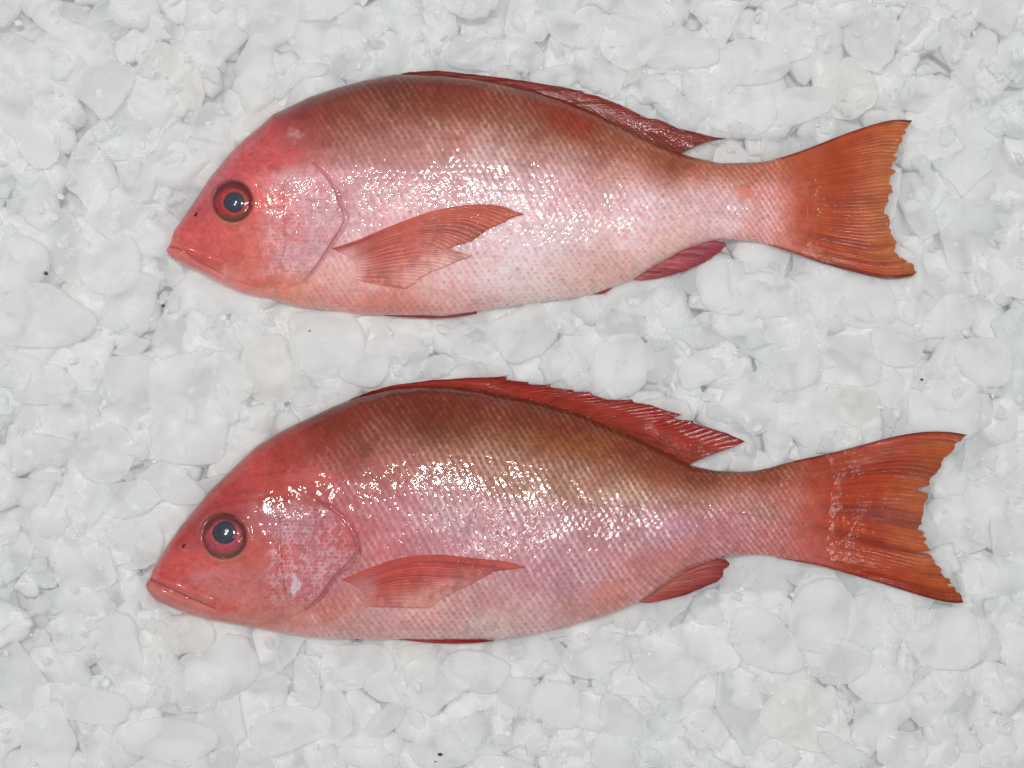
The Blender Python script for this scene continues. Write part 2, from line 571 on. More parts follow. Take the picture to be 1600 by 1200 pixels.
        if onbody:
            ds_, _c = self.skin(Xa, Ya)
            z = self.surf_app(Xa, Ya) + ds_ * .9 + .8 * smooth(0, .1, t) + lift[0] + (lift[1] - lift[0]) * t * (1 - np.abs(2 * r - 1) * .4) + fold * 3 * t + relief * rd
            th = thick
        if thickbase:
            ds_, _c = self.skin(Xa, Ya)
            zb_ = self.surf_app(Xa, Ya) + ds_ * .8 - 1.4 + 2.8 * smooth(0.02, .17, t)
            wb = smooth(.26, .75, t)
            z = zb_ * (1 - wb) + z * wb
        n1 = fbm(Xa / 14, Ya / 14, sd + 4, 4); n2 = fbm(r * rays * 2.2, t * 3.0, sd + 6, 3)
        c0, c1, c2 = [s2l(c) for c in pal]         # base, mid, tip
        k1 = smooth(0, .45, t)[..., None]; k2 = smooth(.65, 1.0, t + .1 * (n1 - .5))[..., None]
        col = c0 * (1 - k1) + c1 * k1
        col = col * (1 - k2) + c2 * k2
        rayc = (0.86 + 0.14 * rd) * (0.80 + 0.42 * n2)
        dark = smooth(.58, .8, fbm(ph * .8, t * 1.0, sd + 12, 2))
        col = col * rayc[..., None] * (0.78 + .45 * n1)[..., None]
        col = col * (1 - (0.45 * dark)[..., None] * np.array([.6, .85, .8]))
        col = col * (.92 if onbody else .80)
        if thickbase:
            d_, b_ = self.skin(Xa, Ya)
            wb = (1 - smooth(.10, .48, t + .25 * (n1 - .5)))[..., None]
            col = col * (1 - wb) + b_ * wb
            mg = (smooth(.035, .0, r + .02 * (n1 - .5)) + smooth(.965, 1.0, r - .02 * (n1 - .5)))[..., None] * smooth(0, .1, t)[..., None]
            col = col * (1 - .72 * mg * np.array([.8, 1, 1]))
            st = (np.exp(-((r - .49 - .03 * (t - .5)) / .035) ** 2) * smooth(.25, .7, t) * (.4 + .6 * n2))[..., None] * streak
            col = col * (1 - st) + s2l((104, 36, 44)) * st
        if onbody:
            wb = (1 - smooth(.0, .22, t + .2 * (n1 - .5)))[..., None] * smooth(0.04, .3, r)[..., None]
            col = col * (1 - wb) + self.base_col(Xa, Ya) * wb
        if see:
            b_ = self.base_col(Xa, Ya)
            D_, Q_, H_ = scale_field(*self.scale_coords(Xa, Ya))
            b_ = b_ * (0.75 + .5 * H_[..., None])
            ws = (see * smooth(.35, .95, t) * smooth(.2, .8, r) + see * smooth(.45, 1, r) * .5)[..., None]
            ws = np.clip(ws + .38 * (1 - rd[..., None]) * smooth(.1, .4, t)[..., None], 0, .85)
            col = col * (1 - ws) + b_ * ws
        o = self.sheet(name, Xa, Ya, z, thick, M_FIN, np.clip(col, .01, .9))
        return o, (Xa, Ya, z)

    def spine(self, p0, p1, z0, z1, r0, parent, col):
        p0 = np.array(p0, float); p1 = np.array(p1, float)
        n = 9; k = 6
        V = []
        d = (p1 - p0); d /= np.hypot(*d); nrm = np.array([-d[1], d[0]])
        bow = nrm * -np.hypot(*(p1 - p0)) * 0.012
        for i in range(n):
            u = i / (n - 1)
            c = p0 * (1 - u) + p1 * u + bow * math.sin(u * math.pi)
            rr = r0 * (1 - u) ** .7 + .12
            for q in range(k):
                a = 2 * math.pi * q / k
                w = c + nrm * rr * math.cos(a)
                z = z0 * (1 - u) + z1 * u + rr * math.sin(a)
                X, Y = unproj(w[0], w[1], z)
                V.append(to_world(X, Y, z, self.origin))
        V = np.array(V)
        cc = np.tile(s2l(col), (n * k, 1)) * (0.8 + .4 * rng.random())
        o = mesh_obj('fin_spine', V, grid_faces(n, k, wrap=True), M_FIN, parent, cc)
        return o

    def patches(self):
        # gill cover: a plate of the same skin with a free rear edge
        g = self.gill
        Xa, Ya, t, r = self.coons(g['E0'], g['E1'], g['B'], smooth_poly(g['D'], 200, 2), 90, 150)
        disp, col = self.skin(Xa, Ya, True)
        zs = self.surf_app(Xa, Ya)
        edge = np.minimum(1, smooth(0, .12, r)) * smooth(1, .9, r)
        z = zs + disp + 0.2 + 3.0 * smooth(.1, .92, t) * edge * (1 - 0.8 * smooth(.96, 1.0, t) ** 2)
        memb = (smooth(.93, .975, t) * edge)[..., None]
        memb = memb * (.25 + .7 * fbm(Xa / 12, Ya / 12, 88, 3))[..., None]
        col = col * (1 - memb) + s2l(g['membrane']) * memb
        self.sheet('gill_cover', Xa, Ya, z, 4, M_SKIN, col, zb=np.minimum(zs - 3, z - 1))
        # upper lip
        for key, nm in (('lip', 'upper_jaw'), ('jaw', 'lower_jaw')):
            g = getattr(self, key)
            Xa, Ya, t, r = self.coons(g['E0'], g['E1'], [g['E0'][0], g['E1'][0]], [g['E0'][-1], g['E1'][-1]], 110, 26, 2)
            disp, col = self.skin(Xa, Ya)
            zs = self.surf_app(Xa, Ya)
            bul = np.clip(1 - (2 * r - 1) ** 2, 0, 1) ** .6
            tp = smooth(0, .06, t) * smooth(1, .82, t)
            z = zs + disp * .4 + g['h'] * bul * tp * (1 - .35 * t) - 1.2 * (1 - bul)
            k = (bul * .8 + .2)[..., None]
            c = s2l(g['col']) * (0.8 + .4 * fbm(Xa / 10, Ya / 10, 3 + self.seed, 3))[..., None]
            col = col * (1 - 0.5 * k) + c * 0.5 * k
            self.sheet(nm, Xa, Ya, z, 3, M_SKIN, col, zb=np.minimum(zs - 5, z - 1))

    def eye_parts(self):
        ex, ey, er = self.eye
        px_, py_, pr = self.pupil
        zc = float(self.surf_app(np.array([ex]), np.array([ey]))[0])
        gx = (self.surf_app(np.array([ex + 12.]), np.array([ey])) - self.surf_app(np.array([ex - 12.]), np.array([ey])))[0] / 24
        gy = (self.surf_app(np.array([ex]), np.array([ey + 12.])) - self.surf_app(np.array([ex]), np.array([ey - 12.])))[0] / 24
        n, m = 44, 96
        rr = np.linspace(0, 1, n)[:, None] * er * 1.06; a = np.linspace(0, 2 * math.pi, m, endpoint=False)[None]
        Xa = ex + rr * np.cos(a); Ya = ey + rr * np.sin(a)
        q = rr / er
        z = zc + gx * .8 * (Xa - ex) + gy * .8 * (Ya - ey) - 4 + 12.5 * np.sqrt(np.clip(1.25 - q ** 2, 0, None)) - 4 \
            + 0.5 * (fbm(Xa / 7, Ya / 7, 5 + self.seed, 2) - .5)
        rp = np.hypot(Xa - px_, Ya - py_)
        nz = fbm(Xa / 3.5, Ya / 3.5, 12 + self.seed, 3); na = fbm(a * 5 + rr * 0, rr / 9 + a * 0, 8, 3)
        col = s2l(self.iris) * (0.65 + .7 * nz)[..., None] * np.ones(3)
        ring = (np.exp(-((rp - pr - 3.0) / 1.8) ** 2) * (.2 + .8 * na))[..., None] * .5
        col = col * (1 - ring) + s2l((206, 104, 92)) * ring
        out = smooth(.72, .98, q + .2 * (na - .5) - .12 * np.sin(a - .3))[..., None] * .9
        col = col * (1 - out) + s2l((92, 44, 42)) * out
        low = (smooth(.70, .9, q) * smooth(.35, .9, np.sin(a + 0.15)))[..., None] * .8
        col = col * (1 - low) + s2l((92, 78, 58)) * low
        X, Y = unproj(Xa, Ya, z)
        eye = mesh_obj('eye', to_world(X, Y, z, self.origin), grid_faces(n, m, wrap=True)[:, ::-1], M_EYE, self.root, col)
        # pupil
        n2 = 14
        rr = np.linspace(0, 1, n2)[:, None] * pr; 
        Xa = px_ + rr * np.cos(a) * (1 + .05 * np.cos(2 * a + .6) + .035 * np.cos(3 * a + self.seed)); Ya = py_ + rr * np.sin(a)
        q2 = np.hypot(Xa - ex, Ya - ey) / er
        z = zc + gx * .8 * (Xa - ex) + gy * .8 * (Ya - ey) - 4 + 12.5 * np.sqrt(np.clip(1.25 - q2 ** 2, 0, None)) - 4 \
            + 1.3 * np.sqrt(np.clip(1 - (rr / pr) ** 2, 0, 1)) - 0.1
        col = s2l((58, 64, 76)) * (0.75 + .5 * fbm(Xa / 6, Ya / 6, 3, 3))[..., None]
        rim = smooth(.82, 1, rr / pr + 0 * a)[..., None] * .7
        col = col * (1 - rim) + s2l((38, 34, 42)) * rim
        X, Y = unproj(Xa, Ya, z)
        mesh_obj('pupil', to_world(X, Y, z, self.origin), grid_faces(n2, m, wrap=True)[:, ::-1], M_EYE, eye, col)
        # nostril
        nx, ny = self.nostril
        rr = np.linspace(0, 1, 5)[:, None]; a8 = np.linspace(0, 2 * math.pi, 16, endpoint=False)[None]
        ca, sa = math.cos(-1.0), math.sin(-1.0)
        u = rr * 4.0 * np.cos(a8); v = rr * 2.0 * np.sin(a8)
        Xa = nx + u * ca - v * sa; Ya = ny + u * sa + v * ca
        z = self.surf_app(Xa, Ya) + 1.0 - 1.2 * (1 - rr ** 2)+.9
        X, Y = unproj(Xa, Ya, z)
        mesh_obj('nostril', to_world(X, Y, z, self.origin), grid_faces(5, 16, wrap=True)[:, ::-1], M_EYE, self.root,
                 np.tile(s2l((78, 22, 26)), (80, 1)))


def polydist_side(X, Y, line):
    """signed horizontal distance from the polyline x(y); positive = towards the tail"""
    L = np.array(line, float)
    return X - np.interp(Y, L[:, 0], L[:, 1])


F1 = Fish(dict(
    marks=[(463, 212, 12, 8, (214, 160, 160), .45), (500, 237, 24, 7, (208, 140, 138), .4), (425, 262, 22, 5, (150, 60, 70), .3), (452, 436, 14, 5, (206, 176, 186), .5), (430, 440, 40, 8, (222, 96, 72), .4)], sheen=.46, bright=1.2, seed=10, x0=260.0, x1=1262.0, olive=0.35, yellow=[], bare=[(1160, 300, 20), (470, 215, 26)],
    label='upper red fish with silvery pink belly and its orange pectoral fin spread across its side',
    top=[(260, 391), (262, 387), (265, 383), (268, 377), (270, 366), (275, 356), (282, 347), (307, 310), (330, 275), (357, 242), (382, 217), (407, 197),
         (427, 178), (445, 170), (482, 152), (520, 139), (570, 125), (617, 116), (680, 117), (740, 123), (780, 130), (830, 141),
         (880, 156), (930, 177), (980, 202), (1030, 227), (1057, 238), (1080, 245), (1125, 255), (1177, 254), (1205, 251), (1240, 242), (1270, 231.5), (1330, 209)],
    bot=[(260, 391), (262, 396), (268, 402), (285, 413), (310, 425), (340, 440), (370, 455), (400, 463), (435, 471), (470, 480), (520, 486), (570, 491),
         (620, 493), (695, 494), (757, 485), (817, 475), (890, 466), (927, 460), (955, 450), (987, 438), (1030, 412), (1067, 391),
         (1105, 378), (1130, 373), (1160, 375), (1190, 378), (1230, 390), (1270, 403.5), (1330, 421)],
    thick=[(260, 12), (300, 34), (360, 54), (440, 70), (560, 78), (720, 78), (850, 70), (980, 54), (1080, 38), (1180, 23), (1205, 17), (1228, 11), (1245, 7), (1262, 3)],
    head_line=[(100, 470), (180, 480), (250, 500), (290, 528), (340, 540), (390, 520), (440, 478), (500, 470)],
    cheek=(410, 262, 560, 440),
    eye=(364, 315, 30), pupil=(366, 316, 16), iris=(160, 52, 58), nostril=(306, 335),
    anchors=[(270, 372, 180, 66, 64), (300, 330, 178, 74, 78), (330, 290, 176, 78, 84), (380, 235, 188, 84, 88), (420, 195, 176, 72, 76),
             (460, 170, 140, 62, 62), (520, 150, 130, 66, 60), (600, 130, 122, 58, 50), (700, 130, 132, 58, 50), (800, 145, 146, 60, 46), (900, 180, 156, 62, 42),
             (430, 245, 200, 84, 84), (480, 215, 170, 92, 92), (560, 180, 148, 84, 74), (700, 175, 142, 82, 66), (820, 200, 146, 84, 66), (950, 220, 156, 84, 62), (1050, 255, 160, 92, 72),
             (560, 235, 172, 108, 102), (700, 230, 170, 100, 90), (850, 250, 178, 110, 102), (1000, 280, 186, 122, 112), (1120, 275, 182, 110, 88), (1180, 265, 186, 100, 72),
             (480, 290, 205, 140, 144), (560, 290, 200, 124, 124), (700, 290, 204, 140, 140), (850, 300, 205, 145, 146), (1000, 320, 212, 160, 160), (1120, 315, 214, 160, 160), (1205, 310, 204, 108, 84),
             (300, 370, 196, 80, 76), (350, 380, 206, 90, 84), (400, 330, 208, 92, 84), (390, 400, 210, 108, 92), (440, 350, 206, 122, 122), (500, 350, 204, 150, 156), (470, 400, 206, 148, 154),
             (600, 350, 212, 150, 150), (720, 350, 216, 162, 164), (870, 370, 226, 190, 190), (1000, 370, 224, 178, 174), (1120, 350, 222, 176, 172), (1190, 360, 206, 108, 86),
             (280, 400, 200, 96, 92), (330, 430, 216, 138, 128), (400, 430, 216, 118, 108), (450, 455, 222, 148, 130), (540, 430, 222, 160, 152), (600, 470, 220, 136, 122), (700, 440, 224, 172, 166), (700, 484, 224, 156, 142),
             (800, 440, 230, 196, 190), (850, 465, 226, 188, 172), (950, 420, 224, 168, 152), (920, 450, 228, 182, 166), (1050, 385, 226, 180, 168), (1230, 320, 204, 112, 94), (1250, 320, 202, 104, 80)],
    silver_pts=[(500, 150, .05), (700, 150, .08), (900, 180, .05), (1050, 250, .2), (600, 230, .35), (690, 215, .6), (760, 250, .85), (800, 215, .6), (880, 260, .8), (950, 260, .55), (1150, 280, .5),
                (600, 300, .7), (800, 300, .95), (1000, 330, 1), (1150, 330, .8), (600, 430, .45), (800, 400, 1), (850, 440, .8), (950, 420, .6), (600, 480, .2), (1080, 380, .4), (500, 450, .4)],
    gill=dict(B=[(443, 285), (443, 340), (443, 385), (445, 420)], E0=[(443, 285), (465, 262), (490, 257)],
              D=[(490, 257), (512, 276), (525, 299), (532, 322), (540, 338), (537, 352), (519, 378), (505, 401), (490, 421), (475, 437)],
              E1=[(445, 420), (460, 432), (475, 437)], membrane=(196, 118, 124)),
    lip=dict(E0=[(269, 368), (290, 382), (318, 395), (350, 409)], E1=[(268, 380), (288, 394), (315, 411), (347, 426)], h=3.5, col=(205, 84, 76)),
    jaw=dict(E0=[(263, 385), (280, 392), (305, 410), (345, 430)], E1=[(263, 396), (282, 411), (310, 424), (350, 441)], h=3.0, col=(210, 120, 112)),
    grooves=[([(262, 384), (285, 391), (312, 409), (347, 428)], 2.0, 3.2, .6),
             ([(270, 366), (310, 387), (352, 408)], 1.4, .8, .2),
             ([(443, 285), (442, 330), (446, 385), (439, 408), (444, 425)], 1.5, 1.3, .35),
             ([(490, 254), (514, 276), (528, 300), (535, 322), (545, 338), (540, 354), (522, 380), (507, 403), (491, 424), (476, 440)], 2.2, 2.0, .55),
             ([(430, 403), (400, 404), (375, 400)], 2.0, .8, .15),
             ([(476, 440), (445, 452), (400, 448), (350, 432)], 2.2, 1.4, .2),
             ([(425, 395), (444, 401)], 1.5, .8, .4),
             ([(540, 235), (640, 212), (760, 220), (880, 245), (1000, 268), (1100, 287), (1160, 297), (1230, 310)], 1.3, .25, .2),
             ([(695, 494), (757, 488), (817, 478)], 2, .5, .2)],
))

F2 = Fish(dict(
    marks=[(490, 742, 34, 15, (206, 100, 98), .6), (461, 918, 7, 13, (222, 206, 216), .8), (425, 782, 36, 5, (150, 60, 48), .45), (380, 770, 30, 4, (140, 62, 56), .35), (352, 948, 18, 8, (216, 76, 60), .5), (560, 915, 26, 14, (214, 140, 140), .5)], sheen=.26, bright=.95, seed=60, x0=228.0, x1=1284.0, olive=0.9, bare=[(1085, 905, 26), (480, 745, 24)],
    yellow=[(810, 770, 26, 14, .35), (975, 760, 30, 16, .45), (900, 700, 70, 30, .25), (820, 690, 60, 20, .22)],
    label='lower, deeper red fish with olive brown back, raised spiny dorsal fin and flattened pectoral fin',
    top=[(228, 914), (230, 909), (234, 904), (238, 898), (237, 892), (245, 880), (265, 847), (282, 822), (305, 795), (327, 767), (355, 740), (400, 697), (437, 675),
         (475, 656), (520, 635), (560, 619), (612, 606), (660, 602), (700, 603), (740, 607), (780, 615), (830, 624), (867, 634), (905, 645),
         (955, 667), (992, 682), (1030, 701), (1072, 723), (1080, 728), (1117, 735), (1155, 737), (1177, 736), (1202, 731), (1232, 722.5), (1250, 719), (1295, 711), (1350, 697)],
    bot=[(228, 914), (230, 921), (234, 927), (245, 940), (270, 950), (295, 960), (332, 970), (370, 976), (407, 983), (457, 992), (507, 998), (570, 999),
         (627, 998), (695, 1000), (782, 999), (820, 994), (870, 984), (907, 973), (945, 963), (995, 942), (1040, 914), (1075, 891),
         (1110, 877), (1142, 869), (1170, 867), (1195, 867), (1232, 873.5), (1282, 882), (1320, 893), (1350, 902)],
    thick=[(228, 12), (270, 34), (340, 56), (440, 74), (560, 82), (720, 82), (850, 74), (980, 58), (1080, 42), (1180, 27), (1210, 20), (1238, 13), (1262, 7), (1284, 3)],
    head_line=[(560, 455), (650, 470), (730, 500), (790, 505), (830, 552), (865, 560), (905, 520), (945, 480), (1000, 475)],
    cheek=(415, 785, 575, 945),
    eye=(351, 838, 33), pupil=(351, 832, 18), iris=(166, 68, 84), nostril=(287, 853),
    anchors=[(240, 885, 186, 66, 58), (275, 850, 178, 60, 58), (310, 805, 172, 60, 58), (350, 760, 186, 66, 62), (400, 715, 190, 68, 60),
             (450, 680, 178, 64, 56), (520, 650, 148, 60, 46), (600, 620, 130, 50, 36), (700, 620, 132, 52, 36), (800, 635, 134, 54, 34), (900, 665, 140, 58, 34), (1000, 700, 148, 66, 40),
             (430, 750, 196, 76, 68), (500, 710, 170, 76, 66), (580, 680, 144, 72, 56), (700, 670, 134, 70, 48), (800, 690, 144, 82, 54), (900, 710, 150, 88, 56), (1000, 730, 154, 80, 50), (1100, 750, 146, 74, 48), (1200, 745, 156, 72, 40),
             (520, 770, 190, 88, 86), (600, 740, 178, 94, 84), (700, 730, 168, 92, 74), (800, 745, 170, 102, 78), (900, 760, 172, 106, 76), (1000, 775, 172, 100, 76), (1100, 790, 176, 108, 92), (1180, 785, 180, 104, 84), (1240, 770, 198, 98, 76),
             (470, 820, 190, 118, 126), (540, 830, 196, 88, 88), (620, 810, 194, 106, 108), (720, 810, 192, 122, 126), (850, 820, 192, 126, 126), (960, 830, 190, 118, 122), (1060, 830, 190, 122, 134), (1160, 830, 196, 112, 116), (1230, 840, 198, 96, 84),
             (270, 890, 204, 84, 80), (300, 870, 206, 92, 86), (330, 905, 206, 116, 116), (400, 870, 208, 92, 82), (390, 910, 208, 114, 112), (440, 870, 202, 106, 106), (480, 880, 200, 124, 132), (500, 920, 196, 110, 112),
             (600, 870, 200, 104, 106), (700, 860, 200, 120, 126), (850, 880, 198, 122, 130), (900, 910, 202, 128, 136), (1000, 890, 206, 124, 120), (1090, 870, 208, 120, 112), (1180, 858, 206, 108, 102),
             (260, 930, 206, 106, 98), (320, 950, 214, 126, 116), (400, 950, 214, 122, 114), (450, 980, 224, 152, 142), (520, 950, 212, 120, 104), (540, 985, 226, 160, 152), (600, 960, 222, 160, 154), (680, 960, 224, 156, 142),
             (740, 940, 212, 142, 138), (760, 980, 230, 190, 180), (840, 960, 224, 168, 164), (900, 950, 218, 150, 142), (970, 930, 214, 132, 118), (1040, 900, 210, 126, 116), (1275, 800, 200, 96, 76)],
    silver_pts=[(500, 650, .05), (700, 650, .06), (900, 690, .12), (1050, 740, .15), (600, 740, .25), (700, 760, .7), (750, 740, .5), (840, 780, .85), (960, 790, .85), (900, 760, .5), (1100, 790, .5),
                (550, 800, .3), (700, 800, .8), (850, 820, .95), (1000, 820, .9), (1150, 820, .6), (600, 860, .4), (760, 880, .7), (900, 900, .7), (1050, 880, .4), (600, 960, .4), (800, 960, .5), (950, 940, .25), (1200, 830, .35)],
    gill=dict(B=[(437, 812), (440, 850), (440, 895), (447, 925)], E0=[(437, 812), (462, 792), (495, 786)],
              D=[(495, 786), (520, 796), (537, 813), (550, 833), (557, 850), (558, 863), (545, 881), (522, 900), (509, 920), (497, 936), (477, 950)],
              E1=[(447, 925), (462, 942), (477, 950)], membrane=(192, 92, 94)),
    lip=dict(E0=[(238, 893), (262, 904), (300, 918), (340, 938)], E1=[(239, 904), (258, 916), (296, 933), (337, 950)], h=4.0, col=(208, 88, 82)),
    jaw=dict(E0=[(232, 908), (255, 920), (292, 938), (340, 953)], E1=[(234, 922), (255, 938), (294, 955), (345, 968)], h=3.5, col=(214, 122, 112)),
    grooves=[([(234, 904), (257, 916), (294, 934), (336, 951)], 2.2, 3.8, .7),
             ([(262, 902), (300, 916), (342, 938)], 1.5, 1.0, .25),
             ([(337, 938), (333, 950)], 1.6, 1.2, .5),
             ([(436, 810), (438, 850), (441, 895), (446, 928)], 1.6, 1.4, .35),
             ([(433, 830), (434, 870), (432, 905)], 3.5, .8, .25),
             ([(495, 783), (522, 794), (541, 811), (554, 832), (562, 850), (562, 865), (548, 884), (525, 903), (512, 922), (500, 938), (478, 953)], 2.4, 2.2, .6),
             ([(478, 953), (440, 972), (395, 975), (345, 966)], 2.2, 1.4, .2),
             ([(395, 745), (425, 738), (455, 735)], 2.0, .5, .3), ([(345, 790), (390, 780), (430, 770)], 2.5, .4, .2),
             ([(540, 735), (640, 712), (760, 715), (880, 742), (1000, 772), (1100, 795), (1170, 805), (1240, 812)], 1.3, .25, .18),
             ([(1095, 880), (1060, 893), (1030, 925)], 2, .8, .15)],
))

r1 = F1.build()
r2 = F2.build()

# ------------------------------------------------------------------ fins
ORANGE = [(204, 96, 72), (198, 80, 42), (202, 108, 58)]
F1.fin('tail_fin',
       [(1200, 252), (1240, 240), (1270, 229), (1305, 215), (1340, 202), (1375, 191), (1400, 186), (1424, 188)],
       [(1186, 378), (1230, 392), (1270, 406), (1305, 417), (1350, 429), (1377, 435), (1405, 435), (1426, 431)],
       [(1200, 252), (1203, 315), (1186, 378)],
       [(1424, 188), (1415, 202), (1407, 220), (1401, 235), (1394, 243), (1400, 246), (1396, 258), (1387, 262), (1399, 266), (1391, 277), (1392, 300), (1387, 306), (1389, 315),
        (1382, 322), (1381, 332), (1389, 345), (1388, 355), (1392, 365), (1399, 380), (1399, 395), (1412, 407), (1425, 412), (1432, 425), (1426, 431)],
       170, 260, 24, z0=-1, z1=2, thickbase=9, pal=ORANGE, thick=2.5, jag=5, relief=0.35, seed=2, streak=.35)
F2.fin('tail_fin',
       [(1215, 727), (1250, 718), (1295, 709), (1345, 696), (1395, 682), (1445, 674), (1482, 674), (1509, 679)],
       [(1215, 872), (1232, 875), (1282, 884), (1320, 895), (1370, 909), (1420, 925), (1470, 940), (1497, 943), (1506, 941)],
       [(1215, 727), (1222, 800), (1215, 872)],
       [(1509, 679), (1495, 692), (1485, 705), (1475, 715), (1467, 730), (1455, 747), (1451, 759), (1431, 763), (1433, 766), (1452, 771), (1445, 785), (1440, 800), (1439, 817), (1432, 827),
        (1442, 830), (1445, 850), (1451, 861), (1432, 863), (1452, 866), (1462, 882), (1475, 900), (1486, 912), (1480, 913), (1497, 925), (1506, 941)],
       190, 280, 24, z0=-1, z1=3, streak=.85, thickbase=9, pal=[(200, 86, 66), (192, 68, 32), (194, 94, 42)], thick=2.5, jag=5, relief=0.4, seed=3)

RED = [(138, 52, 32), (150, 46, 36), (138, 32, 22)]
d1, _ = F1.fin('dorsal_fin', [(596, 123), (596, 121)], [(1062, 240), (1088, 227), (1115, 219), (1136, 217)],
       [(596, 123), (680, 121), (740, 126), (780, 133), (830, 145), (880, 160), (930, 181), (980, 206), (1030, 230), (1062, 240)],
       [(596, 121), (640, 113), (680, 110), (740, 116), (800, 123), (850, 131), (880, 136), (910, 142), (912, 145), (935, 150), (967, 162), (1012, 184), (1030, 186), (1060, 200), (1092, 207), (1115, 213), (1136, 216)],
       26, 420, 24, skew=-3.0, z0=2, z1=4, pal=RED, thick=2.2, jag=1.5, relief=.45, seed=5)
d2, _ = F2.fin('dorsal_fin', [(545, 627), (548, 624)], [(1076, 726), (1105, 712), (1142, 700), (1164, 690)],
       [(545, 627), (612, 608), (660, 605), (700, 606), (740, 611), (780, 619), (830, 628), (867, 638), (905, 649), (955, 670), (992, 685), (1030, 703), (1076, 726)],
       [(548, 624), (580, 611), (612, 602), (675, 594), (735, 590), (792, 588), (790, 593), (825, 597), (826, 600), (860, 601), (862, 605), (895, 609), (897, 612), (922, 612), (926, 618), (950, 624), (987, 624),
        (990, 628), (1015, 632), (1042, 641), (1067, 647), (1043, 650), (1060, 655), (1082, 657), (1084, 661), (1105, 667), (1137, 677), (1164, 689)],
       30, 460, 26, skew=-3.0, z0=3, z1=7, pal=[(160, 58, 32), (176, 52, 38), (156, 32, 22)], thick=2.2, jag=1.5, relief=.55, seed=6)


def on_line(line, x):
    L = np.array(line, float)
    return float(np.interp(x, L[:, 0], L[:, 1]))


base2 = [(545, 627), (612, 608), (660, 605), (700, 606), (740, 611), (780, 619), (830, 628), (867, 638), (905, 649), (955, 670), (992, 685), (1030, 703), (1076, 726)]
for k, (tx, ty, L) in enumerate([(680, 593, 85), (738, 589, 85), (797, 586, 88), (827, 596, 80), (862, 600, 82), (897, 608, 82), (925, 611, 78), (989, 623, 90), (1017, 631, 82), (1070, 646, 90)]):
    bx = tx - L
    F2.spine((bx, on_line(base2, bx) - 1), (tx, ty), 3.6, 7, 1.5, d2, (150, 44, 32))
base1 = [(596, 123), (680, 121), (740, 126), (780, 133), (830, 145), (880, 160), (930, 181), (980, 206), (1030, 230), (1062, 240)]
for k, (tx, ty, L) in enumerate([(690, 110, 85), (760, 118, 90), (830, 128, 90), (914, 142, 95), (972, 163, 85)]):
    bx = tx - L
    F1.spine((bx, on_line(base1, bx) - 2), (tx, ty), 2.6, 5, 1.3, d1, (134, 46, 36))

F1.fin('pectoral_fin', [(517, 388), (557, 376), (595, 359), (645, 340), (682, 327), (745, 318), (782, 320), (817, 334)],
       [(555, 437), (595, 446), (635, 451)],
       [(517, 388), (540, 398), (558, 412), (555, 437)],
       [(817, 334), (800, 341), (790, 345), (757, 360), (740, 374), (715, 382), (690, 390), (737, 399), (707, 410), (690, 418), (670, 425), (652, 437), (635, 451)],
       90, 200, 17, onbody=True, lift=(0.3, 3), pal=[(208, 116, 110), (206, 88, 68), (200, 88, 50)], thick=1.6, jag=2.5, relief=.75, seed=7, see=0.5)
F2.fin('pectoral_fin', [(534, 905), (552, 898), (570, 890), (620, 872), (680, 865), (745, 873), (795, 877), (822, 887)],
       [(562, 946), (600, 950), (670, 950)],
       [(534, 905), (560, 918), (572, 930), (562, 946)],
       [(822, 887), (800, 889), (770, 893), (745, 908), (720, 920), (695, 932), (670, 950)],
       90, 190, 18, onbody=True, lift=(0.3, 2.5), pal=[(206, 96, 90), (206, 78, 66), (200, 96, 82)], thick=1.4, jag=1, relief=.5, seed=8, see=.75)

ROSE = [(214, 134, 132), (192, 94, 104), (168, 66, 80)]
F1.fin('anal_fin', [(1066, 386), (1095, 377), (1120, 376), (1133, 379)], [(985, 436), (1000, 439), (1020, 436)],
       [(1066, 386), (1030, 408), (985, 436)],
       [(1133, 379), (1134, 384), (1125, 394), (1100, 410), (1070, 424), (1032, 434), (1020, 436)],
       60, 90, 8, z0=-2, z1=0, pal=ROSE, thick=2.2, jag=1.5, relief=1.4, seed=9)
F2.fin('anal_fin', [(1062, 897), (1090, 884), (1112, 874), (1134, 874)], [(990, 940), (1015, 943), (1045, 936)],
       [(1062, 897), (1030, 920), (990, 940)],
       [(1134, 874), (1140, 880), (1138, 886), (1130, 890), (1129, 902), (1122, 908), (1095, 920), (1070, 930), (1045, 936)],
       60, 90, 8, z0=-1, z1=5, pal=[(210, 126, 118), (184, 88, 82), (150, 52, 52)], thick=2.2, jag=1.5, relief=1.6, seed=10)
F2.fin('pelvic_fin', [(587, 993), (627, 988), (695, 995), (772, 1001)], [(587, 994), (670, 1005), (732, 1006), (772, 1002)],
       [(587, 993), (587, 994)], [(772, 1001), (772, 1002)],
       90, 12, 3, z0=2, z1=5, pal=[(196, 84, 76), (176, 52, 48), (160, 44, 44)], thick=2.2, jag=.5, relief=1.2, seed=11)
F1.fin('pelvic_fin', [(600, 490), (650, 492), (700, 492), (745, 487)], [(600, 493), (650, 497), (700, 498), (745, 490)],
       [(600, 490), (600, 493)], [(745, 487), (745, 490)],
       60, 10, 3, z0=-2, z1=0, pal=[(176, 84, 84), (168, 70, 76), (150, 60, 64)], thick=2.0, jag=.5, relief=1.0, seed=12)
F1.fin('anal_spine', [(927, 457), (945, 452), (957, 446)], [(927, 460), (945, 459), (957, 450)],
       [(927, 457), (927, 460)], [(957, 446), (957, 450)],
       30, 8, 2, z0=-1, z1=1, pal=[(190, 96, 84), (176, 66, 60), (160, 60, 60)], thick=2.0, jag=.3, relief=.5, seed=13)

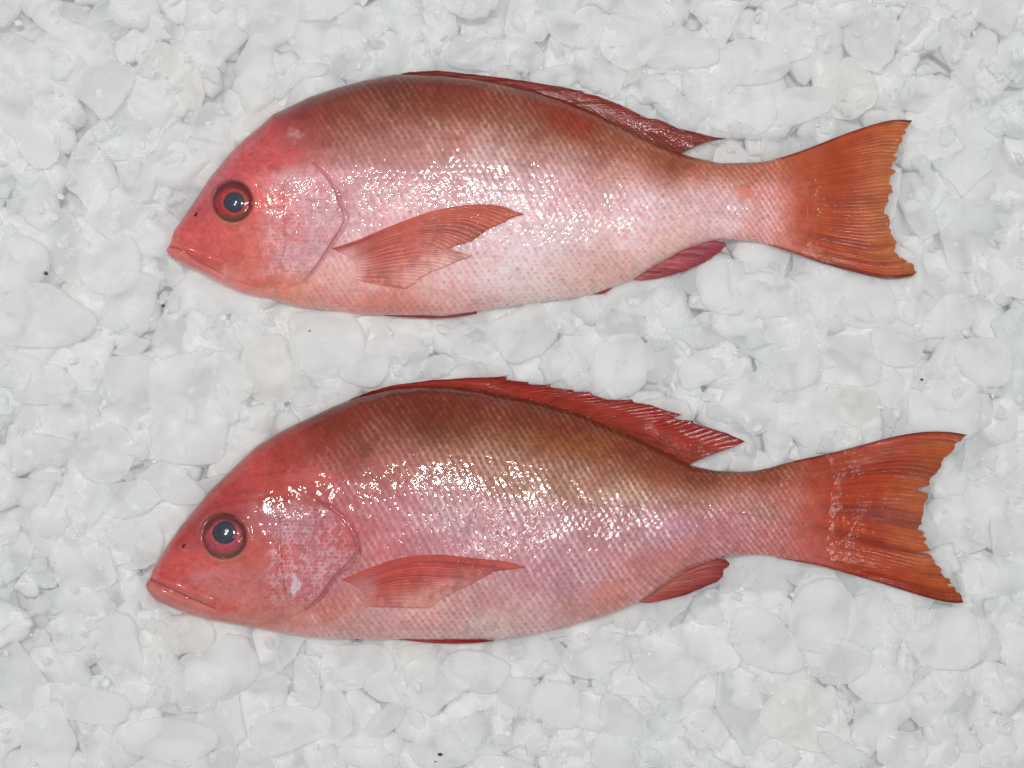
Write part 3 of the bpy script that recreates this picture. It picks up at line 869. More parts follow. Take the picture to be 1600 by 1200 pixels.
# ------------------------------------------------------------------ ice
bed_n = 150
gx = np.linspace(-420, 2020, bed_n); gy = np.linspace(-420, 1620, bed_n)
GX, GY = np.meshgrid(gx, gy, indexing='ij')
GZ = -66 + 26 * fbm(GX / 70, GY / 70, 4, 4)
bed = mesh_obj('ice_bed', to_world(GX, GY, GZ), grid_faces(bed_n, bed_n)[:, ::-1], M_ICE[4])
bed['kind'] = 'structure'

# silhouettes of both fish, for keeping ice below them
def outline(F, tail):
    return np.concatenate([np.stack([F.xs[::12], F.t[::12]], 1), np.array(tail), np.stack([F.xs[::-12], F.b[::-12]], 1)])


SIL = [outline(F1, [(1240, 240), (1340, 202), (1425, 189), (1390, 320), (1432, 430), (1305, 417)]),
       outline(F2, [(1295, 709), (1395, 682), (1509, 679), (1440, 810), (1506, 941), (1370, 909)])]


def inside(p, poly):
    x, y = p
    a = poly; b = np.roll(poly, -1, axis=0)
    c = ((a[:, 1] > y) != (b[:, 1] > y)) & (x < (b[:, 0] - a[:, 0]) * (y - a[:, 1]) / (b[:, 1] - a[:, 1] + 1e-9) + a[:, 0])
    return c.sum() % 2 == 1


def fdist(p):
    d = 1e9
    for s in SIL:
        dd = float(polydist(np.array([p[0]]), np.array([p[1]]), np.concatenate([s, s[:1]]))[0])
        if inside(p, s): dd = -dd
        d = min(d, dd)
    return d


RINGS = [(0.0, 1.0), (0.2, 1.0), (0.38, 1.0), (0.53, 1.0), (0.66, 1.0), (0.77, 1.0), (0.86, .99), (0.925, .95), (0.965, .84), (0.99, .58), (1.0, 0.2), (1.0, -.4), (0.95, -.85), (0.6, -1.0), (0.0, -1.0)]


def chunk_mesh(poly, thick, rg, curve=0.0, axis=0.0, dome=0.0, hole=0.0, dimple=0.0, rough=1.0, corner=1, facets=0, grow=1.0, n=48, rings=RINGS):
    """closed lump of ice from an outline; local coordinates in px, y up"""
    p = smooth_poly(poly, n, corner, closed=True)
    p = p.mean(0) + (p - p.mean(0)) * grow
    c = p.mean(0); q = p - c
    q[:, 1] *= -1
    R = np.hypot(q[:, 0], q[:, 1]).mean()
    sd = int(rg.integers(1, 9999))
    ang = np.arange(n) / n
    jag = (fbm(ang * 16, ang * 0 + sd, sd, 3) - .5) * 0.10 * rough + (hash2(np.arange(n), np.zeros(n), sd) - .5) * 0.022 * rough
    q = q * (1 + jag)[:, None]
    V = []
    cuts = [(rg.random() * 6.3, .25 + .5 * rg.random(), -.05 + .3 * rg.random()) for _ in range(facets)]
    ca, sa = math.cos(axis), math.sin(axis)
    for k, (s, h) in enumerate(rings):
        xy = q * s
        if s == 0: xy = q * 0.02
        u = xy[:, 0] * ca + xy[:, 1] * sa
        v = -xy[:, 0] * sa + xy[:, 1] * ca
        nz = (fbm(xy[:, 0] / 18 + sd, xy[:, 1] / 18, sd + 3, 3) - .5)
        z = h * thick / 2 + nz * 5 * rough * (1 if h > 0 else .6)
        if h > 0:
            for (pa, pt, pc) in cuts:
                pl = thick / 2 + pc * R - pt * (xy[:, 0] * math.cos(pa) + xy[:, 1] * math.sin(pa))
                z = np.minimum(z, np.maximum(pl, -thick * .4) + nz * 2)
        z = z - curve * v * v / (2 * R) + dome * (1 - s * s) * (1 if h > 0 else 0)
        if dimple and h > 0:
            rr = np.hypot(u / R - .05, v / R)
            z = z - dimple * np.exp(-(rr / .38) ** 4)
            z = z + 1.6 * np.exp(-((rr - .55) / .12) ** 2)
        V.append(np.stack([xy[:, 0], xy[:, 1], z], 1))
    V = np.array(V)
    F = grid_faces(len(rings), n, wrap=True)
    return V.reshape(-1, 3), F[:, ::-1], c


def tube_poly(rg, r, asp):
    n = int(rg.integers(4, 8))
    a = np.sort(rg.random(n) * 2 * math.pi / n * .7 + np.arange(n) * 2 * math.pi / n)
    rr = r * (0.72 + .5 * rg.random(n))
    return np.stack([np.cos(a) * rr * asp, np.sin(a) * rr / asp], 1)


def Z(ox, oy, k, pts):
    return [(ox + x / k, oy + y / k) for x, y in pts]


A, B_, R_, L_, T_ = (400, 440, 4), (780, 330, 4), (1100, 400, 3.2), (0, 500, 4), (860, 0, 3.636)
S_, U_, V_, X_, Y_ = (400, 0, 3.2), (0, 780, 2.857), (400, 960, 4), (780, 960, 3.81), (1150, 900, 4)
W_ = (0, 300, 5)


def circ(cx, cy, rx, ry=None):
    ry = ry or rx
    return [(cx + rx * math.cos(a), cy + ry * math.sin(a)) for a in np.linspace(0, 2 * math.pi, 12, endpoint=False)]


# (shape words, polygon, options) ; m = material index, c = curve, d = dome, p = dimple, z = lift
HAND = [
 ('large flat-topped ice plate with rounded lower side', Z(*A, [(240,225),(310,215),(570,215),(620,290),(660,370),(640,460),(560,560),(430,590),(330,565),(270,500),(260,400),(240,330)]), dict(z=4, m=1)),
 ('round cream-tinted ice disc', Z(*A, [(60,360),(150,350),(190,420),(200,500),(250,520),(258,600),(230,700),(150,745),(40,740),(-40,680),(-70,560),(-60,440),(0,380)]), dict(z=3, m=3, p=2)),
 ('leaning oval ice plate', Z(*A, [(700,380),(790,380),(825,480),(820,560),(760,640),(680,645),(580,610),(530,580),(600,500),(650,440)]), dict(z=6, m=1)),
 ('arch-topped ice piece tapering downwards', Z(*A, [(770,340),(860,260),(960,228),(1050,260),(1090,310),(1080,420),(1020,560),(940,600),(890,635),(860,600),(830,470),(780,400)]), dict(z=3, m=1)),
 ('clear hollow ice crescent', Z(*A, [(1100,290),(1150,240),(1240,215),(1330,240),(1370,290),(1300,330),(1240,380),(1210,430),(1140,430),(1100,380)]), dict(z=1, m=2, p=6)),
 ('glassy rounded ice piece', Z(*A, [(1190,330),(1300,280),(1370,270),(1450,290),(1480,360),(1470,440),(1400,490),(1290,470),(1220,400)]), dict(z=2, m=2)),
 ('shield-shaped frosted ice plate', Z(*B_, [(100,650),(210,565),(260,620),(320,720),(340,770),(280,850),(180,910),(110,940),(40,900),(-20,800),(-60,740),(-20,690)]), dict(z=6, m=1)),
 ('small wedge of ice with a notched side', Z(*B_, [(250,580),(350,555),(440,570),(450,610),(430,690),(470,720),(440,765),(360,750),(320,690),(270,620)]), dict(z=1, m=0)),
 ('small rounded ice lump', Z(*B_, [(500,540),(560,520),(650,525),(690,570),(680,640),(600,650),(540,630)]), dict(z=0, m=0)),
 ('clear dome of ice', Z(*B_, [(620,680),(680,610),(780,590),(850,620),(890,680),(900,740),(870,780),(780,790),(680,800),(630,760)]), dict(z=4, m=2, d=5)),
 ('wide humped ice piece', Z(*B_, [(700,500),(780,450),(890,440),(990,405),(1090,450),(1130,520),(1150,600),(1050,650),(900,650),(760,610),(690,580)]), dict(z=-1, m=1)),
 ('long upright sliver of ice', Z(*B_, [(990,500),(1060,470),(1120,520),(1160,600),(1180,700),(1180,830),(1140,850),(1080,770),(1000,660),(970,580)]), dict(z=4, m=2)),
 ('square ice slab', Z(*B_, [(1250,340),(1400,320),(1540,330),(1560,480),(1540,600),(1300,590),(1255,480)]), dict(z=2, m=1)),
 ('small angular ice chip', Z(*B_, [(1100,440),(1150,400),(1240,350),(1260,430),(1240,520),(1170,500)]), dict(z=-3, m=0)),
 ('pointed fan of ice', Z(*B_, [(1140,960),(1300,860),(1450,880),(1430,1000),(1330,1050),(1190,1110),(1150,1050)]), dict(z=4, m=1)),
 ('big smooth ice plate', Z(*B_, [(640,820),(780,790),(880,810),(900,900),(900,1040),(850,1110),(700,1170),(560,1130),(600,950)]), dict(z=1, m=1)),
 ('long rounded ice block', Z(*R_, [(460,100),(500,75),(700,80),(860,120),(930,200),(920,320),(800,345),(700,330),(550,310),(510,240),(470,160)]), dict(z=0, m=0, c=.25)),
 ('broad ice piece with a bright curved rim', Z(*R_, [(190,110),(330,90),(440,130),(500,200),(510,270),(400,290),(280,300),(200,250)]), dict(z=2, m=1)),
 ('cupped ice shell with a raised rim', Z(*R_, [(100,720),(180,620),(280,590),(370,640),(400,740),(360,810),(290,870),(230,870),(170,810),(110,760)]), dict(z=3, m=1, p=7)),
 ('large tilted oval ice cup', Z(*R_, [(370,800),(420,700),(540,665),(640,720),(740,830),(760,920),(700,960),(540,960),(460,900)]), dict(z=2, m=1, p=4)),
 ('smooth square ice block', Z(*R_, [(570,420),(700,420),(850,400),(860,520),(850,620),(750,640),(570,610),(555,540)]), dict(z=6, m=1)),
 ('round ice lump', Z(*R_, [(850,380),(920,340),(1080,350),(1090,430),(1060,520),(980,550),(880,520),(850,450)]), dict(z=5, m=1, d=3)),
 ('kite-shaped ice piece', Z(*R_, [(1080,380),(1150,250),(1250,190),(1320,240),(1340,340),(1220,395),(1120,400)]), dict(z=4, m=1)),
 ('large square-edged ice slab', Z(*R_, [(1050,640),(1340,640),(1350,760),(1340,890),(1200,900),(1045,880)]), dict(z=2, m=1)),
 ('rounded white ice block', Z(*R_, [(1270,440),(1370,420),(1500,430),(1530,560),(1500,640),(1380,640),(1280,560)]), dict(z=8, m=1)),
 ('flat bright ice plate', Z(*R_, [(280,470),(400,450),(560,440),(560,560),(520,640),(400,665),(320,620),(280,550)]), dict(z=6, m=1)),
 ('blunt ice block', Z(*R_, [(0,80),(80,30),(180,40),(200,120),(190,270),(100,290),(0,240)]), dict(z=0, m=1)),
 ('tan-stained flat ice chunk', Z(*R_, [(640,650),(760,640),(860,700),(870,820),(780,860),(680,800),(620,720)]), dict(z=-4, m=3)),
 ('round ice disc with a sunken centre', Z(*T_, [(320,180),(360,80),(470,35),(570,70),(630,170),(610,270),(540,350),(440,380),(340,330),(300,260)]), dict(z=6, m=1, p=5)),
 ('short ice cylinder lying on its side', Z(*T_, [(620,220),(720,210),(900,230),(940,300),(920,370),(720,385),(560,370),(560,300)]), dict(z=7, m=1, c=.6, ax=0)),
 ('big round frosted ice piece', Z(*T_, [(920,400),(960,300),(1050,250),(1180,240),(1300,300),(1340,380),(1250,460),(1130,470),(1010,470)]), dict(z=5, m=1)),
 ('thick jagged-based ice block', Z(*T_, [(880,620),(940,500),(1050,460),(1160,470),(1250,540),(1260,690),(1190,740),(1040,750),(900,700)]), dict(z=3, m=1)),
 ('small round-backed ice piece', Z(*T_, [(750,430),(850,400),(960,450),(960,530),(880,610),(780,560)]), dict(z=4, m=1)),
 ('lumpy ice piece with a bright nick', Z(*T_, [(450,480),(560,430),(680,470),(740,560),(720,650),(650,620),(600,570),(510,590)]), dict(z=1, m=0)),
 ('wide ice slab with sharp lower rim', Z(*T_, [(1270,560),(1400,500),(1600,520),(1600,620),(1400,700),(1270,710)]), dict(z=2, m=1)),
 ('curved ice shell', Z(*T_, [(150,300),(250,330),(400,400),(460,480),(420,560),(280,520),(160,470)]), dict(z=0, m=0, c=.4)),
 ('roof-shaped ice block', Z(*S_, [(600,290),(650,170),(720,180),(830,240),(830,320),(700,370),(590,370)]), dict(z=0, m=0)),
 ('rounded ice lump behind a clear chip', Z(*S_, [(340,280),(400,215),(480,220),(560,290),(590,320),(540,400),(420,380),(350,330)]), dict(z=1, m=0)),
 ('flat rectangular ice slab with straight upper edge', Z(*S_, [(110,350),(160,330),(340,320),(350,380),(220,400),(160,460),(110,500)]), dict(z=2, m=0)),
 ('wide blunt ice slab', Z(*S_, [(960,270),(1040,180),(1140,200),(1300,220),(1330,330),(1200,350),(1000,340)]), dict(z=-1, m=0)),
 ('low arched ice piece', Z(*S_, [(1370,370),(1470,340),(1570,320),(1600,430),(1400,420)]), dict(z=-2, m=0)),
 ('thick upright ice cylinder segment with frosty streak', Z(*L_, [(680,280),(800,250),(960,270),(975,400),(940,600),(920,690),(720,690),(640,650),(600,540),(650,380)]), dict(z=9, m=1, c=.7, ax=math.pi/2)),
 ('big smooth ice block', Z(*L_, [(960,280),(1200,220),(1400,230),(1500,320),(1550,460),(1400,540),(1150,600),(990,600),(970,450)]), dict(z=5, m=1)),
 ('ice disc with a swirled hollow', circ(162, 707, 43), dict(z=7, m=1, p=8)),
 ('boxy ice slab with ragged right edge', Z(*L_, [(980,620),(1100,600),(1410,600),(1390,700),(1370,860),(1200,890),(1000,860),(980,720)]), dict(z=4, m=1)),
 ('triangular ice plate', Z(*L_, [(840,1020),(1000,900),(1100,910),(1200,1010),(1280,1090),(1200,1150),(1050,1130)]), dict(z=3, m=1)),
 ('slanting ice plate', Z(*L_, [(90,420),(300,260),(470,400),(400,470),(280,520),(120,500)]), dict(z=5, m=1)),
 ('perfectly round ice disc', circ(170, 410, 46), dict(z=7, m=1, p=2)),
 ('round ice piece with an oval hollow', circ(247, 365, 34, 33), dict(z=2, m=1, p=7)),
 ('large rounded ice lump', Z(*W_, [(0,370),(180,360),(330,430),(370,580),(300,680),(150,750),(0,760)]), dict(z=8, m=1)),
 ('very large smooth ice block', Z(*W_, [(80,820),(300,740),(420,760),(560,880),(700,960),(700,1050),(600,1150),(300,1200),(0,1150),(0,900)]), dict(z=8, m=1)),
 ('flat ice slab with a straight right side', Z(*U_, [(260,200),(460,200),(490,300),(505,370),(400,410),(260,400)]), dict(z=6, m=1)),
 ('ice disc with a bright hollow', circ(210, 846, 42, 40), dict(z=3, m=1, p=6)),
 ('upright oval ice block', Z(*U_, [(430,600),(500,520),(590,540),(610,650),(630,720),(600,820),(500,810),(430,700)]), dict(z=5, m=1)),
 ('rounded ice piece, faintly pink', Z(*U_, [(640,640),(700,550),(860,520),(950,570),(930,670),(800,680),(660,670)]), dict(z=0, m=3)),
 ('tilted brick-like ice slab', Z(*U_, [(770,780),(850,700),(1060,600),(1140,740),(1100,830),(850,960),(780,850)]), dict(z=6, m=1, c=.3, ax=.5)),
 ('ridged ice wedge', Z(*U_, [(520,1060),(640,990),(800,990),(960,1040),(920,1120),(800,1180),(640,1140)]), dict(z=4, m=1, c=.5)),
 ('broad ice lump', Z(*U_, [(150,870),(280,820),(400,850),(560,880),(540,1000),(380,990),(200,950)]), dict(z=4, m=1, d=3)),
 ('big plump ice piece', Z(*V_, [(430,330),(450,200),(540,210),(770,200),(850,300),(840,370),(700,430),(560,470),(430,450)]), dict(z=1, m=1)),
 ('triangular tent of ice', Z(*V_, [(680,440),(760,370),(830,360),(950,450),(1020,520),(1000,560),(870,540),(760,530)]), dict(z=3, m=1)),
 ('many-cornered ice plate', Z(*V_, [(1190,330),(1240,250),(1370,230),(1540,300),(1570,340),(1500,470),(1350,470),(1220,410)]), dict(z=3, m=1)),
 ('wide smooth ice slab', Z(*V_, [(0,660),(180,600),(330,590),(440,650),(430,740),(350,780),(180,850),(0,900)]), dict(z=5, m=1)),
 ('curled ice shell with dark specks beside it', Z(*V_, [(1070,690),(1190,620),(1200,740),(1280,810),(1380,870),(1250,940),(1050,950),(980,850)]), dict(z=5, m=0, p=3)),
 ('straight-sided ice bar, faintly pink', Z(*V_, [(900,190),(1200,190),(1340,215),(1190,250),(1180,290),(920,310)]), dict(z=-3, m=3)),
 ('peaked ice shard with a bright right edge', Z(*X_, [(400,200),(600,60),(640,110),(720,240),(700,310),(550,370),(400,340)]), dict(z=5, m=1)),
 ('small crown-topped ice chip', Z(*X_, [(670,130),(710,110),(770,140),(835,120),(830,270),(760,240),(720,240)]), dict(z=1, m=0)),
 ('large many-sided ice mass', Z(*X_, [(840,170),(1000,120),(1160,60),(1350,60),(1400,200),(1400,320),(1180,340),(1100,470),(1000,480),(840,330)]), dict(z=4, m=1)),
 ('rounded white ice lump', Z(*X_, [(360,410),(460,450),(470,600),(400,680),(250,620),(200,520),(250,420)]), dict(z=6, m=1)),
 ('slim leaning ice wedge', Z(*X_, [(620,500),(700,480),(830,600),(890,720),(740,740),(610,660)]), dict(z=5, m=1)),
 ('thumb-shaped ice nub', Z(*X_, [(270,190),(330,150),(400,220),(380,290),(280,290)]), dict(z=1, m=0)),
 ('domed bluish ice block', Z(*X_, [(560,800),(620,690),(720,720),(820,830),(800,914),(580,914)]), dict(z=4, m=0)),
 ('egg-shaped ice piece', Z(*Y_, [(340,250),(420,100),(520,40),(620,50),(700,130),(740,260),(700,380),(560,460),(460,450),(360,380)]), dict(z=4, m=1, d=3)),
 ('ice block with a curved right flank', Z(*Y_, [(0,230),(140,215),(240,260),(330,380),(410,540),(280,600),(0,500)]), dict(z=4, m=1)),
 ('thin curled ice shell', Z(*Y_, [(520,990),(580,980),(700,1060),(800,1110),(820,1160),(700,1200),(560,1110)]), dict(z=7, m=2)),
 ('half-round ice block', Z(*Y_, [(910,960),(1000,980),(1150,1000),(1250,1060),(1240,1200),(900,1200)]), dict(z=3, m=1)),
 ('very broad smooth ice slab', Z(*Y_, [(1060,200),(1200,240),(1450,200),(1500,400),(1480,560),(1200,560),(1080,400)]), dict(z=3, m=1)),
 ('grooved ice wedge', Z(*Y_, [(700,570),(900,560),(1060,430),(1100,600),(1040,740),(900,780),(760,740)]), dict(z=4, m=1, p=3)),
 ('broad grey ice plate partly under the tail stalk', [(1130,890),(1170,868),(1210,870),(1222,905),(1222,942),(1170,952),(1145,940),(1130,910)], dict(z=-8, m=0)),
]

ICE = []        # (obj, words, cx, cy, size)
rg = np.random.default_rng(21)


def place(V, F, c, z, tilt, mat, words, top_clear, name='ice_chunk'):
    E = Euler((tilt[0], tilt[1], 0))
    R = np.array(E.to_matrix())
    W = V @ R.T
    zc = z
    if top_clear is not None:
        zc = min(z, top_clear - W[:, 2].max())
    X, Y = unproj(c[0], c[1], zc)
    o = mesh_obj(name, W * PX, F, mat, None, None, ((X - 800) * PX, (600 - Y) * PX, zc * PX))
    ICE.append([o, words, c[0], c[1], np.ptp(V[:, 0]) + np.ptp(V[:, 1])])
    return o


occ = []
for words, poly, o in HAND:
    th = 12 + 4 * rg.random()
    V, F, c = chunk_mesh(poly, th, rg, curve=o.get('c', 0), axis=o.get('ax', 0), dome=o.get('d', 2), dimple=o.get('p', 0), rough=.9, facets=int(rg.integers(0, 3)), grow=1.17)
    d = min([fdist(p) for p in poly] + [fdist(c)])
    clear = (-5 if fdist(c) < 26 else 1) if d < 14 else None
    place(V, F, c, o['z'] - 14, ((rg.random() - .5) * .16, (rg.random() - .5) * .16), M_ICE[o['m']], words, clear)
    occ.append((c[0], c[1], math.sqrt(np.ptp(V[:, 0]) * np.ptp(V[:, 1])) / 2))

KINDS = [('rounded', dict(rough=1.1, d=3)), ('flat', dict(rough=1.3, corner=0)), ('curved', dict(c=.8, rough=1.4, corner=0)), ('hollowed', dict(p=4, rough=1.3)), ('jagged', dict(rough=2.3, corner=0)), ('angular', dict(rough=1.2, corner=0))]
want = 300 - len(HAND)
tries = 0; made = 0
while made < want and tries < 60000:
    tries += 1
    x = rg.random() * 1660 - 30; y = rg.random() * 1260 - 30
    r = (62 - 27 * min(1, tries / 12000)) * (.85 + .4 * rg.random())
    ok = True
    fac = .62 if tries < 30000 else .55
    for (a, b, q) in occ:
        if (a - x) ** 2 + (b - y) ** 2 < ((q + r) * fac) ** 2:
            ok = False; break
    if not ok: continue
    d = fdist((x, y))
    if d < -r * .45: continue
    k = int(rg.integers(0, len(KINDS)))
    nm, o = KINDS[k]
    poly = tube_poly(rg, r, 1 + .5 * rg.random() ** 2)
    an = rg.random() * math.pi
    ca, sa = math.cos(an), math.sin(an)
    poly = np.stack([poly[:, 0] * ca - poly[:, 1] * sa + x, poly[:, 0] * sa + poly[:, 1] * ca + y], 1)
    V, F, c = chunk_mesh(poly, 9 + 5 * rg.random(), rg, n=56, curve=o.get('c', 0), axis=an, dome=o.get('d', 1), dimple=o.get('p', 0), rough=o.get('rough', 1), corner=o.get('corner', 1), facets=int(rg.integers(0, 4)))
    mat = M_ICE[int(rg.choice([0, 1, 2, 3], p=[.46, .34, .18, .02]))]
    place(V, F, (x, y), -22 + 12 * rg.random(), ((rg.random() - .5) * .5, (rg.random() - .5) * .5), mat, nm, (-5 if d < r * .8 else 2) if d < r + 16 else 10)
    occ.append((x, y, r)); made += 1

# lower layer and everything past the frame: one heap
HV = []; HF = []; off = 0
LR = [(0.0, 1.0), (0.6, 1.0), (0.9, .8), (1.0, 0.0), (0.7, -1.0), (0.0, -1.0)]
protos = []
for k in range(40):
    poly = tube_poly(rg, 1.0, 1 + .4 * rg.random()) * 30
    V, F, c = chunk_mesh(poly, 17, rg, curve=rg.random() * .5, axis=rg.random() * 3, dome=2, dimple=rg.choice([0, 0, 4]), n=18, rings=LR, corner=0, rough=1.8)
    protos.append((V, F))
for k in range(2900):
    if k < 1500:
        x = rg.random() * 1800 - 100; y = rg.random() * 1400 - 100; z = -33 + 9 * rg.random()
        if k < 400: z -= 6
        if fdist((x, y)) < -40: continue
        z = min(z, -24)
    else:
        x = rg.random() * 2360 - 380; y = rg.random() * 1960 - 380; z = -36 + 24 * rg.random()
        if -40 < x < 1640 and -40 < y < 1240: continue
    V, F = protos[int(rg.integers(0, len(protos)))]
    s = .9 + .8 * rg.random()
    R = np.array(Euler(((rg.random() - .5) * .5, (rg.random() - .5) * .5, rg.random() * 6.3)).to_matrix())
    W = (V * s) @ R.T
    X, Y = unproj(x, y, z)
    W = W + np.array([X - 800, 600 - Y, z])
    HV.append(W * PX); HF.append(F + off); off += len(W)
# small chips and crumbs lodged between the chunks
for k in range(900):
    x = rg.random() * 1640 - 20; y = rg.random() * 1240 - 20
    d = fdist((x, y))
    if d < 22: continue
    V, F = protos[int(rg.integers(0, len(protos)))]
    s = .12 + .22 * rg.random() ** 2
    R = np.array(Euler(((rg.random() - .5) * 2.5, (rg.random() - .5) * 2.5, rg.random() * 6.3)).to_matrix())
    W = (V * s) @ R.T
    z = -17 + 6 * rg.random()
    X, Y = unproj(x, y, z)
    W = W + np.array([X - 800, 600 - Y, z])
    HV.append(W * PX); HF.append(F + off); off += len(W)
heap = mesh_obj('crushed_ice', np.concatenate(HV), np.concatenate(HF), M_ICE[4])
heap['kind'] = 'stuff'
heap['label'] = 'deeper layer of crushed ice showing in the gaps below the larger chunks'
heap['category'] = 'crushed ice'

SV = []; SF = []; so = 0
sprot = []
for k in range(30):
    n_ = int(rg.integers(3, 7))
    a_ = np.sort((np.arange(n_) + .7 * rg.random(n_)) * 2 * math.pi / n_)
    q_ = np.stack([np.cos(a_) * (1 + .6 * rg.random()), np.sin(a_) * (.5 + .6 * rg.random())], 1) * 10
    V, F, c = chunk_mesh(q_, 5, rg, dome=1, corner=0, rough=1.2, n=16, rings=[(0, 1), (.8, .95), (1, .2), (.9, -.9), (0, -1)])
    sprot.append((V, F))
for k in range(1500):
    x = rg.random() * 1660 - 30; y = rg.random() * 1260 - 30
    if fdist((x, y)) < 14: continue
    V, F = sprot[int(rg.integers(0, len(sprot)))]
    sc_ = .5 + 1.3 * rg.random() ** 2
    R = np.array(Euler(((rg.random() - .5) * 1.1, (rg.random() - .5) * 1.1, rg.random() * 6.3)).to_matrix())
    W = (V * sc_) @ R.T
    z = -13 + 9 * rg.random()
    X, Y = unproj(x, y, z)
    W = W + np.array([X - 800, 600 - Y, z])
    SV.append(W * PX); SF.append(F + so); so += len(W)
spl = mesh_obj('ice_splinters', np.concatenate(SV), np.concatenate(SF), M_ICE[2], shade=False)
spl['kind'] = 'stuff'
spl['label'] = 'loose splinters and crumbs of clear ice scattered over the larger chunks'
spl['category'] = 'ice splinters'

# labels that single each chunk out
LM = [('the upper fish\'s snout', 265, 385), ('the upper fish\'s forehead', 350, 245), ('the upper fish\'s nape', 500, 142), ('the front of the upper fish\'s dorsal fin', 680, 112),
      ('the middle of the upper fish\'s back', 860, 132), ('the rear tip of the upper fish\'s dorsal fin', 1120, 216), ('the upper lobe of the upper fish\'s tail', 1400, 190),
      ('the lower lobe of the upper fish\'s tail', 1420, 430), ('the notch of the upper fish\'s tail', 1385, 320), ('the upper fish\'s anal fin', 1080, 418), ('the upper fish\'s belly', 800, 480),
      ('the upper fish\'s throat', 430, 470), ('the upper fish\'s chin', 320, 430), ('the lower fish\'s snout', 235, 905), ('the lower fish\'s forehead', 330, 765), ('the lower fish\'s nape', 470, 658),
      ('the front of the lower fish\'s dorsal fin', 650, 597), ('the middle of the lower fish\'s dorsal fin', 900, 610), ('the rear tip of the lower fish\'s dorsal fin', 1160, 690),
      ('the upper lobe of the lower fish\'s tail', 1480, 677), ('the lower lobe of the lower fish\'s tail', 1495, 940), ('the notch of the lower fish\'s tail', 1440, 810),
      ('the lower fish\'s anal fin', 1100, 915), ('the lower fish\'s pelvic fin', 690, 1003), ('the lower fish\'s throat', 460, 992), ('the lower fish\'s chin', 300, 960),
      ('the lower fish\'s rear belly', 880, 982), ('the photo\'s top left corner', 0, 0), ('the photo\'s top right corner', 1600, 0), ('the photo\'s bottom left corner', 0, 1200),
      ('the photo\'s bottom right corner', 1600, 1200), ('the middle of the photo\'s left edge', 0, 600), ('the middle of the photo\'s right edge', 1600, 600),
      ('the middle of the photo\'s bottom edge', 800, 1200), ('the middle of the photo\'s top edge', 800, 0)]
ORD = ['first', 'second', 'third', 'fourth', 'fifth', 'sixth', 'seventh', 'eighth', 'ninth', 'tenth', 'eleventh', 'twelfth']
keys = {}
nh = len(HAND)
for i, (o, w, x, y, s) in enumerate(ICE):
    best = min(LM, key=lambda l: (l[1] - x) ** 2 + (l[2] - y) ** 2)
    dx, dy = x - best[1], y - best[2]
    dist = math.hypot(dx, dy)
    if dist < 34: rel = 'right beside'
    elif abs(dx) > 2 * abs(dy): rel = 'to the left of' if dx < 0 else 'to the right of'
    elif abs(dy) > 2 * abs(dx): rel = 'above' if dy < 0 else 'below'
    else: rel = ('above and left of' if dx < 0 else 'above and right of') if dy < 0 else ('below and left of' if dx < 0 else 'below and right of')
    if i >= nh:
        size = 'small' if s < 100 else ('mid-sized' if s < 130 else 'large')
        w = size + ' ' + w + ' ice chunk'
    keys.setdefault((w, rel, best[0]), []).append((dist, i))
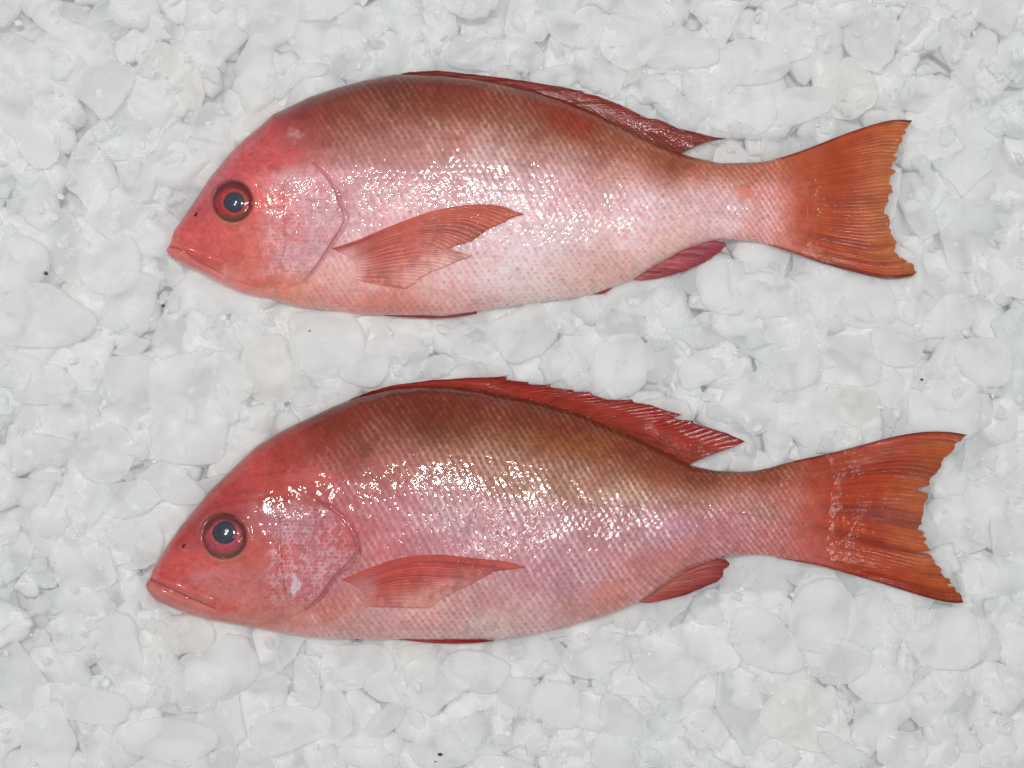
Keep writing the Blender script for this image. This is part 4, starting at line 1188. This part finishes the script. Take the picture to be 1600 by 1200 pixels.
for (w, rel, lm), L in keys.items():
    L.sort()
    for n_, (dist, i) in enumerate(L):
        lab = w + ' ' + rel + ' ' + lm
        if len(L) > 1:
            lab = (ORD[n_] + '-nearest ' if n_ else 'nearest ') + lab
        words = lab.split()
        for a_, b_ in (('the middle of the', 'mid'), ("the photo's", "photo's"), ('the front of the', 'front of'), ('the rear tip of the', 'rear tip of'), ('the notch of the', 'notch of'), ('the upper lobe of the', 'upper lobe of'), ('the lower lobe of the', 'lower lobe of'), ('above and', 'above'), ('below and', 'below'), ('to the left of', 'left of'), ('to the right of', 'right of'), ("upper fish's", "upper fish's"), ('faintly pink', 'pinkish'), (' with a ', ' with '), ('the ', '')):
            if len(words) <= 16: break
            lab = lab.replace(a_, b_); words = lab.split()
        if len(words) > 16: lab = ' '.join(words).replace("the middle of ", "mid ").replace("the photo's", "photo's")
        ICE[i][0]['label'] = lab
        ICE[i][0]['category'] = 'ice chunk'
        ICE[i][0]['group'] = 'ice chunks heaped around the two fish'

# specks of dirt on the ice
md, nt, b, out = new_mat('dark_grit'); setp(b, Base_Color=(0.05, 0.045, 0.04, 1), Roughness=.7)
for (x, y, s, lab) in [(1440, 593, 2.4, 'tiny black speck on the ice right of the upper block, above the lower tail'), (71, 427, 4, 'dark grey speck on the ice near the left edge'),
                       (255, 478, 2.2, 'tiny dark speck on the ice below the upper fish\'s chin'), (484, 517, 1.5, 'tiny brown speck on the flat-topped ice plate between the fish'),
                       (688, 1179, 3.6, 'brown crumb on the curled ice shell at the bottom edge'), (680, 1190, 1.6, 'smaller crumb beside the brown one at the bottom edge'),
                       (558, 999, 1.9, 'tiny dark speck on the ice just below the lower fish\'s belly')]:
    n, m = 5, 8
    th = np.linspace(0, math.pi, n)[:, None]; ph = np.linspace(0, 2 * math.pi, m, endpoint=False)[None]
    rr = s * (.8 + .4 * rg.random((n, m)))
    V = np.stack([rr * np.sin(th) * np.cos(ph) * 1.2, rr * np.sin(th) * np.sin(ph) * .8, rr * np.cos(th) * .5 + 0 * ph], -1)
    o = mesh_obj('grit_speck', V * PX, grid_faces(n, m, wrap=True), md, None, None, (0, 0, 0))
    # drop it onto the surface below
    o['label'] = lab; o['category'] = 'speck'; o['group'] = 'specks of grit on the ice'
    o['_xy'] = (x, y)
bpy.context.view_layer.update()
dg = bpy.context.evaluated_depsgraph_get()
for o in [o for o in bpy.data.objects if o.name.startswith('grit_speck')]:
    x, y = o['_xy']
    src = Vector((0, 0, CAMH * PX))
    tgt = Vector(((x - 800) * PX, (600 - y) * PX, 0))
    hit, p, *_ = sc.ray_cast(dg, src, (tgt - src).normalized())
    del o['_xy']
    o.location = p + Vector((0, 0, .6 * PX)) if hit else tgt
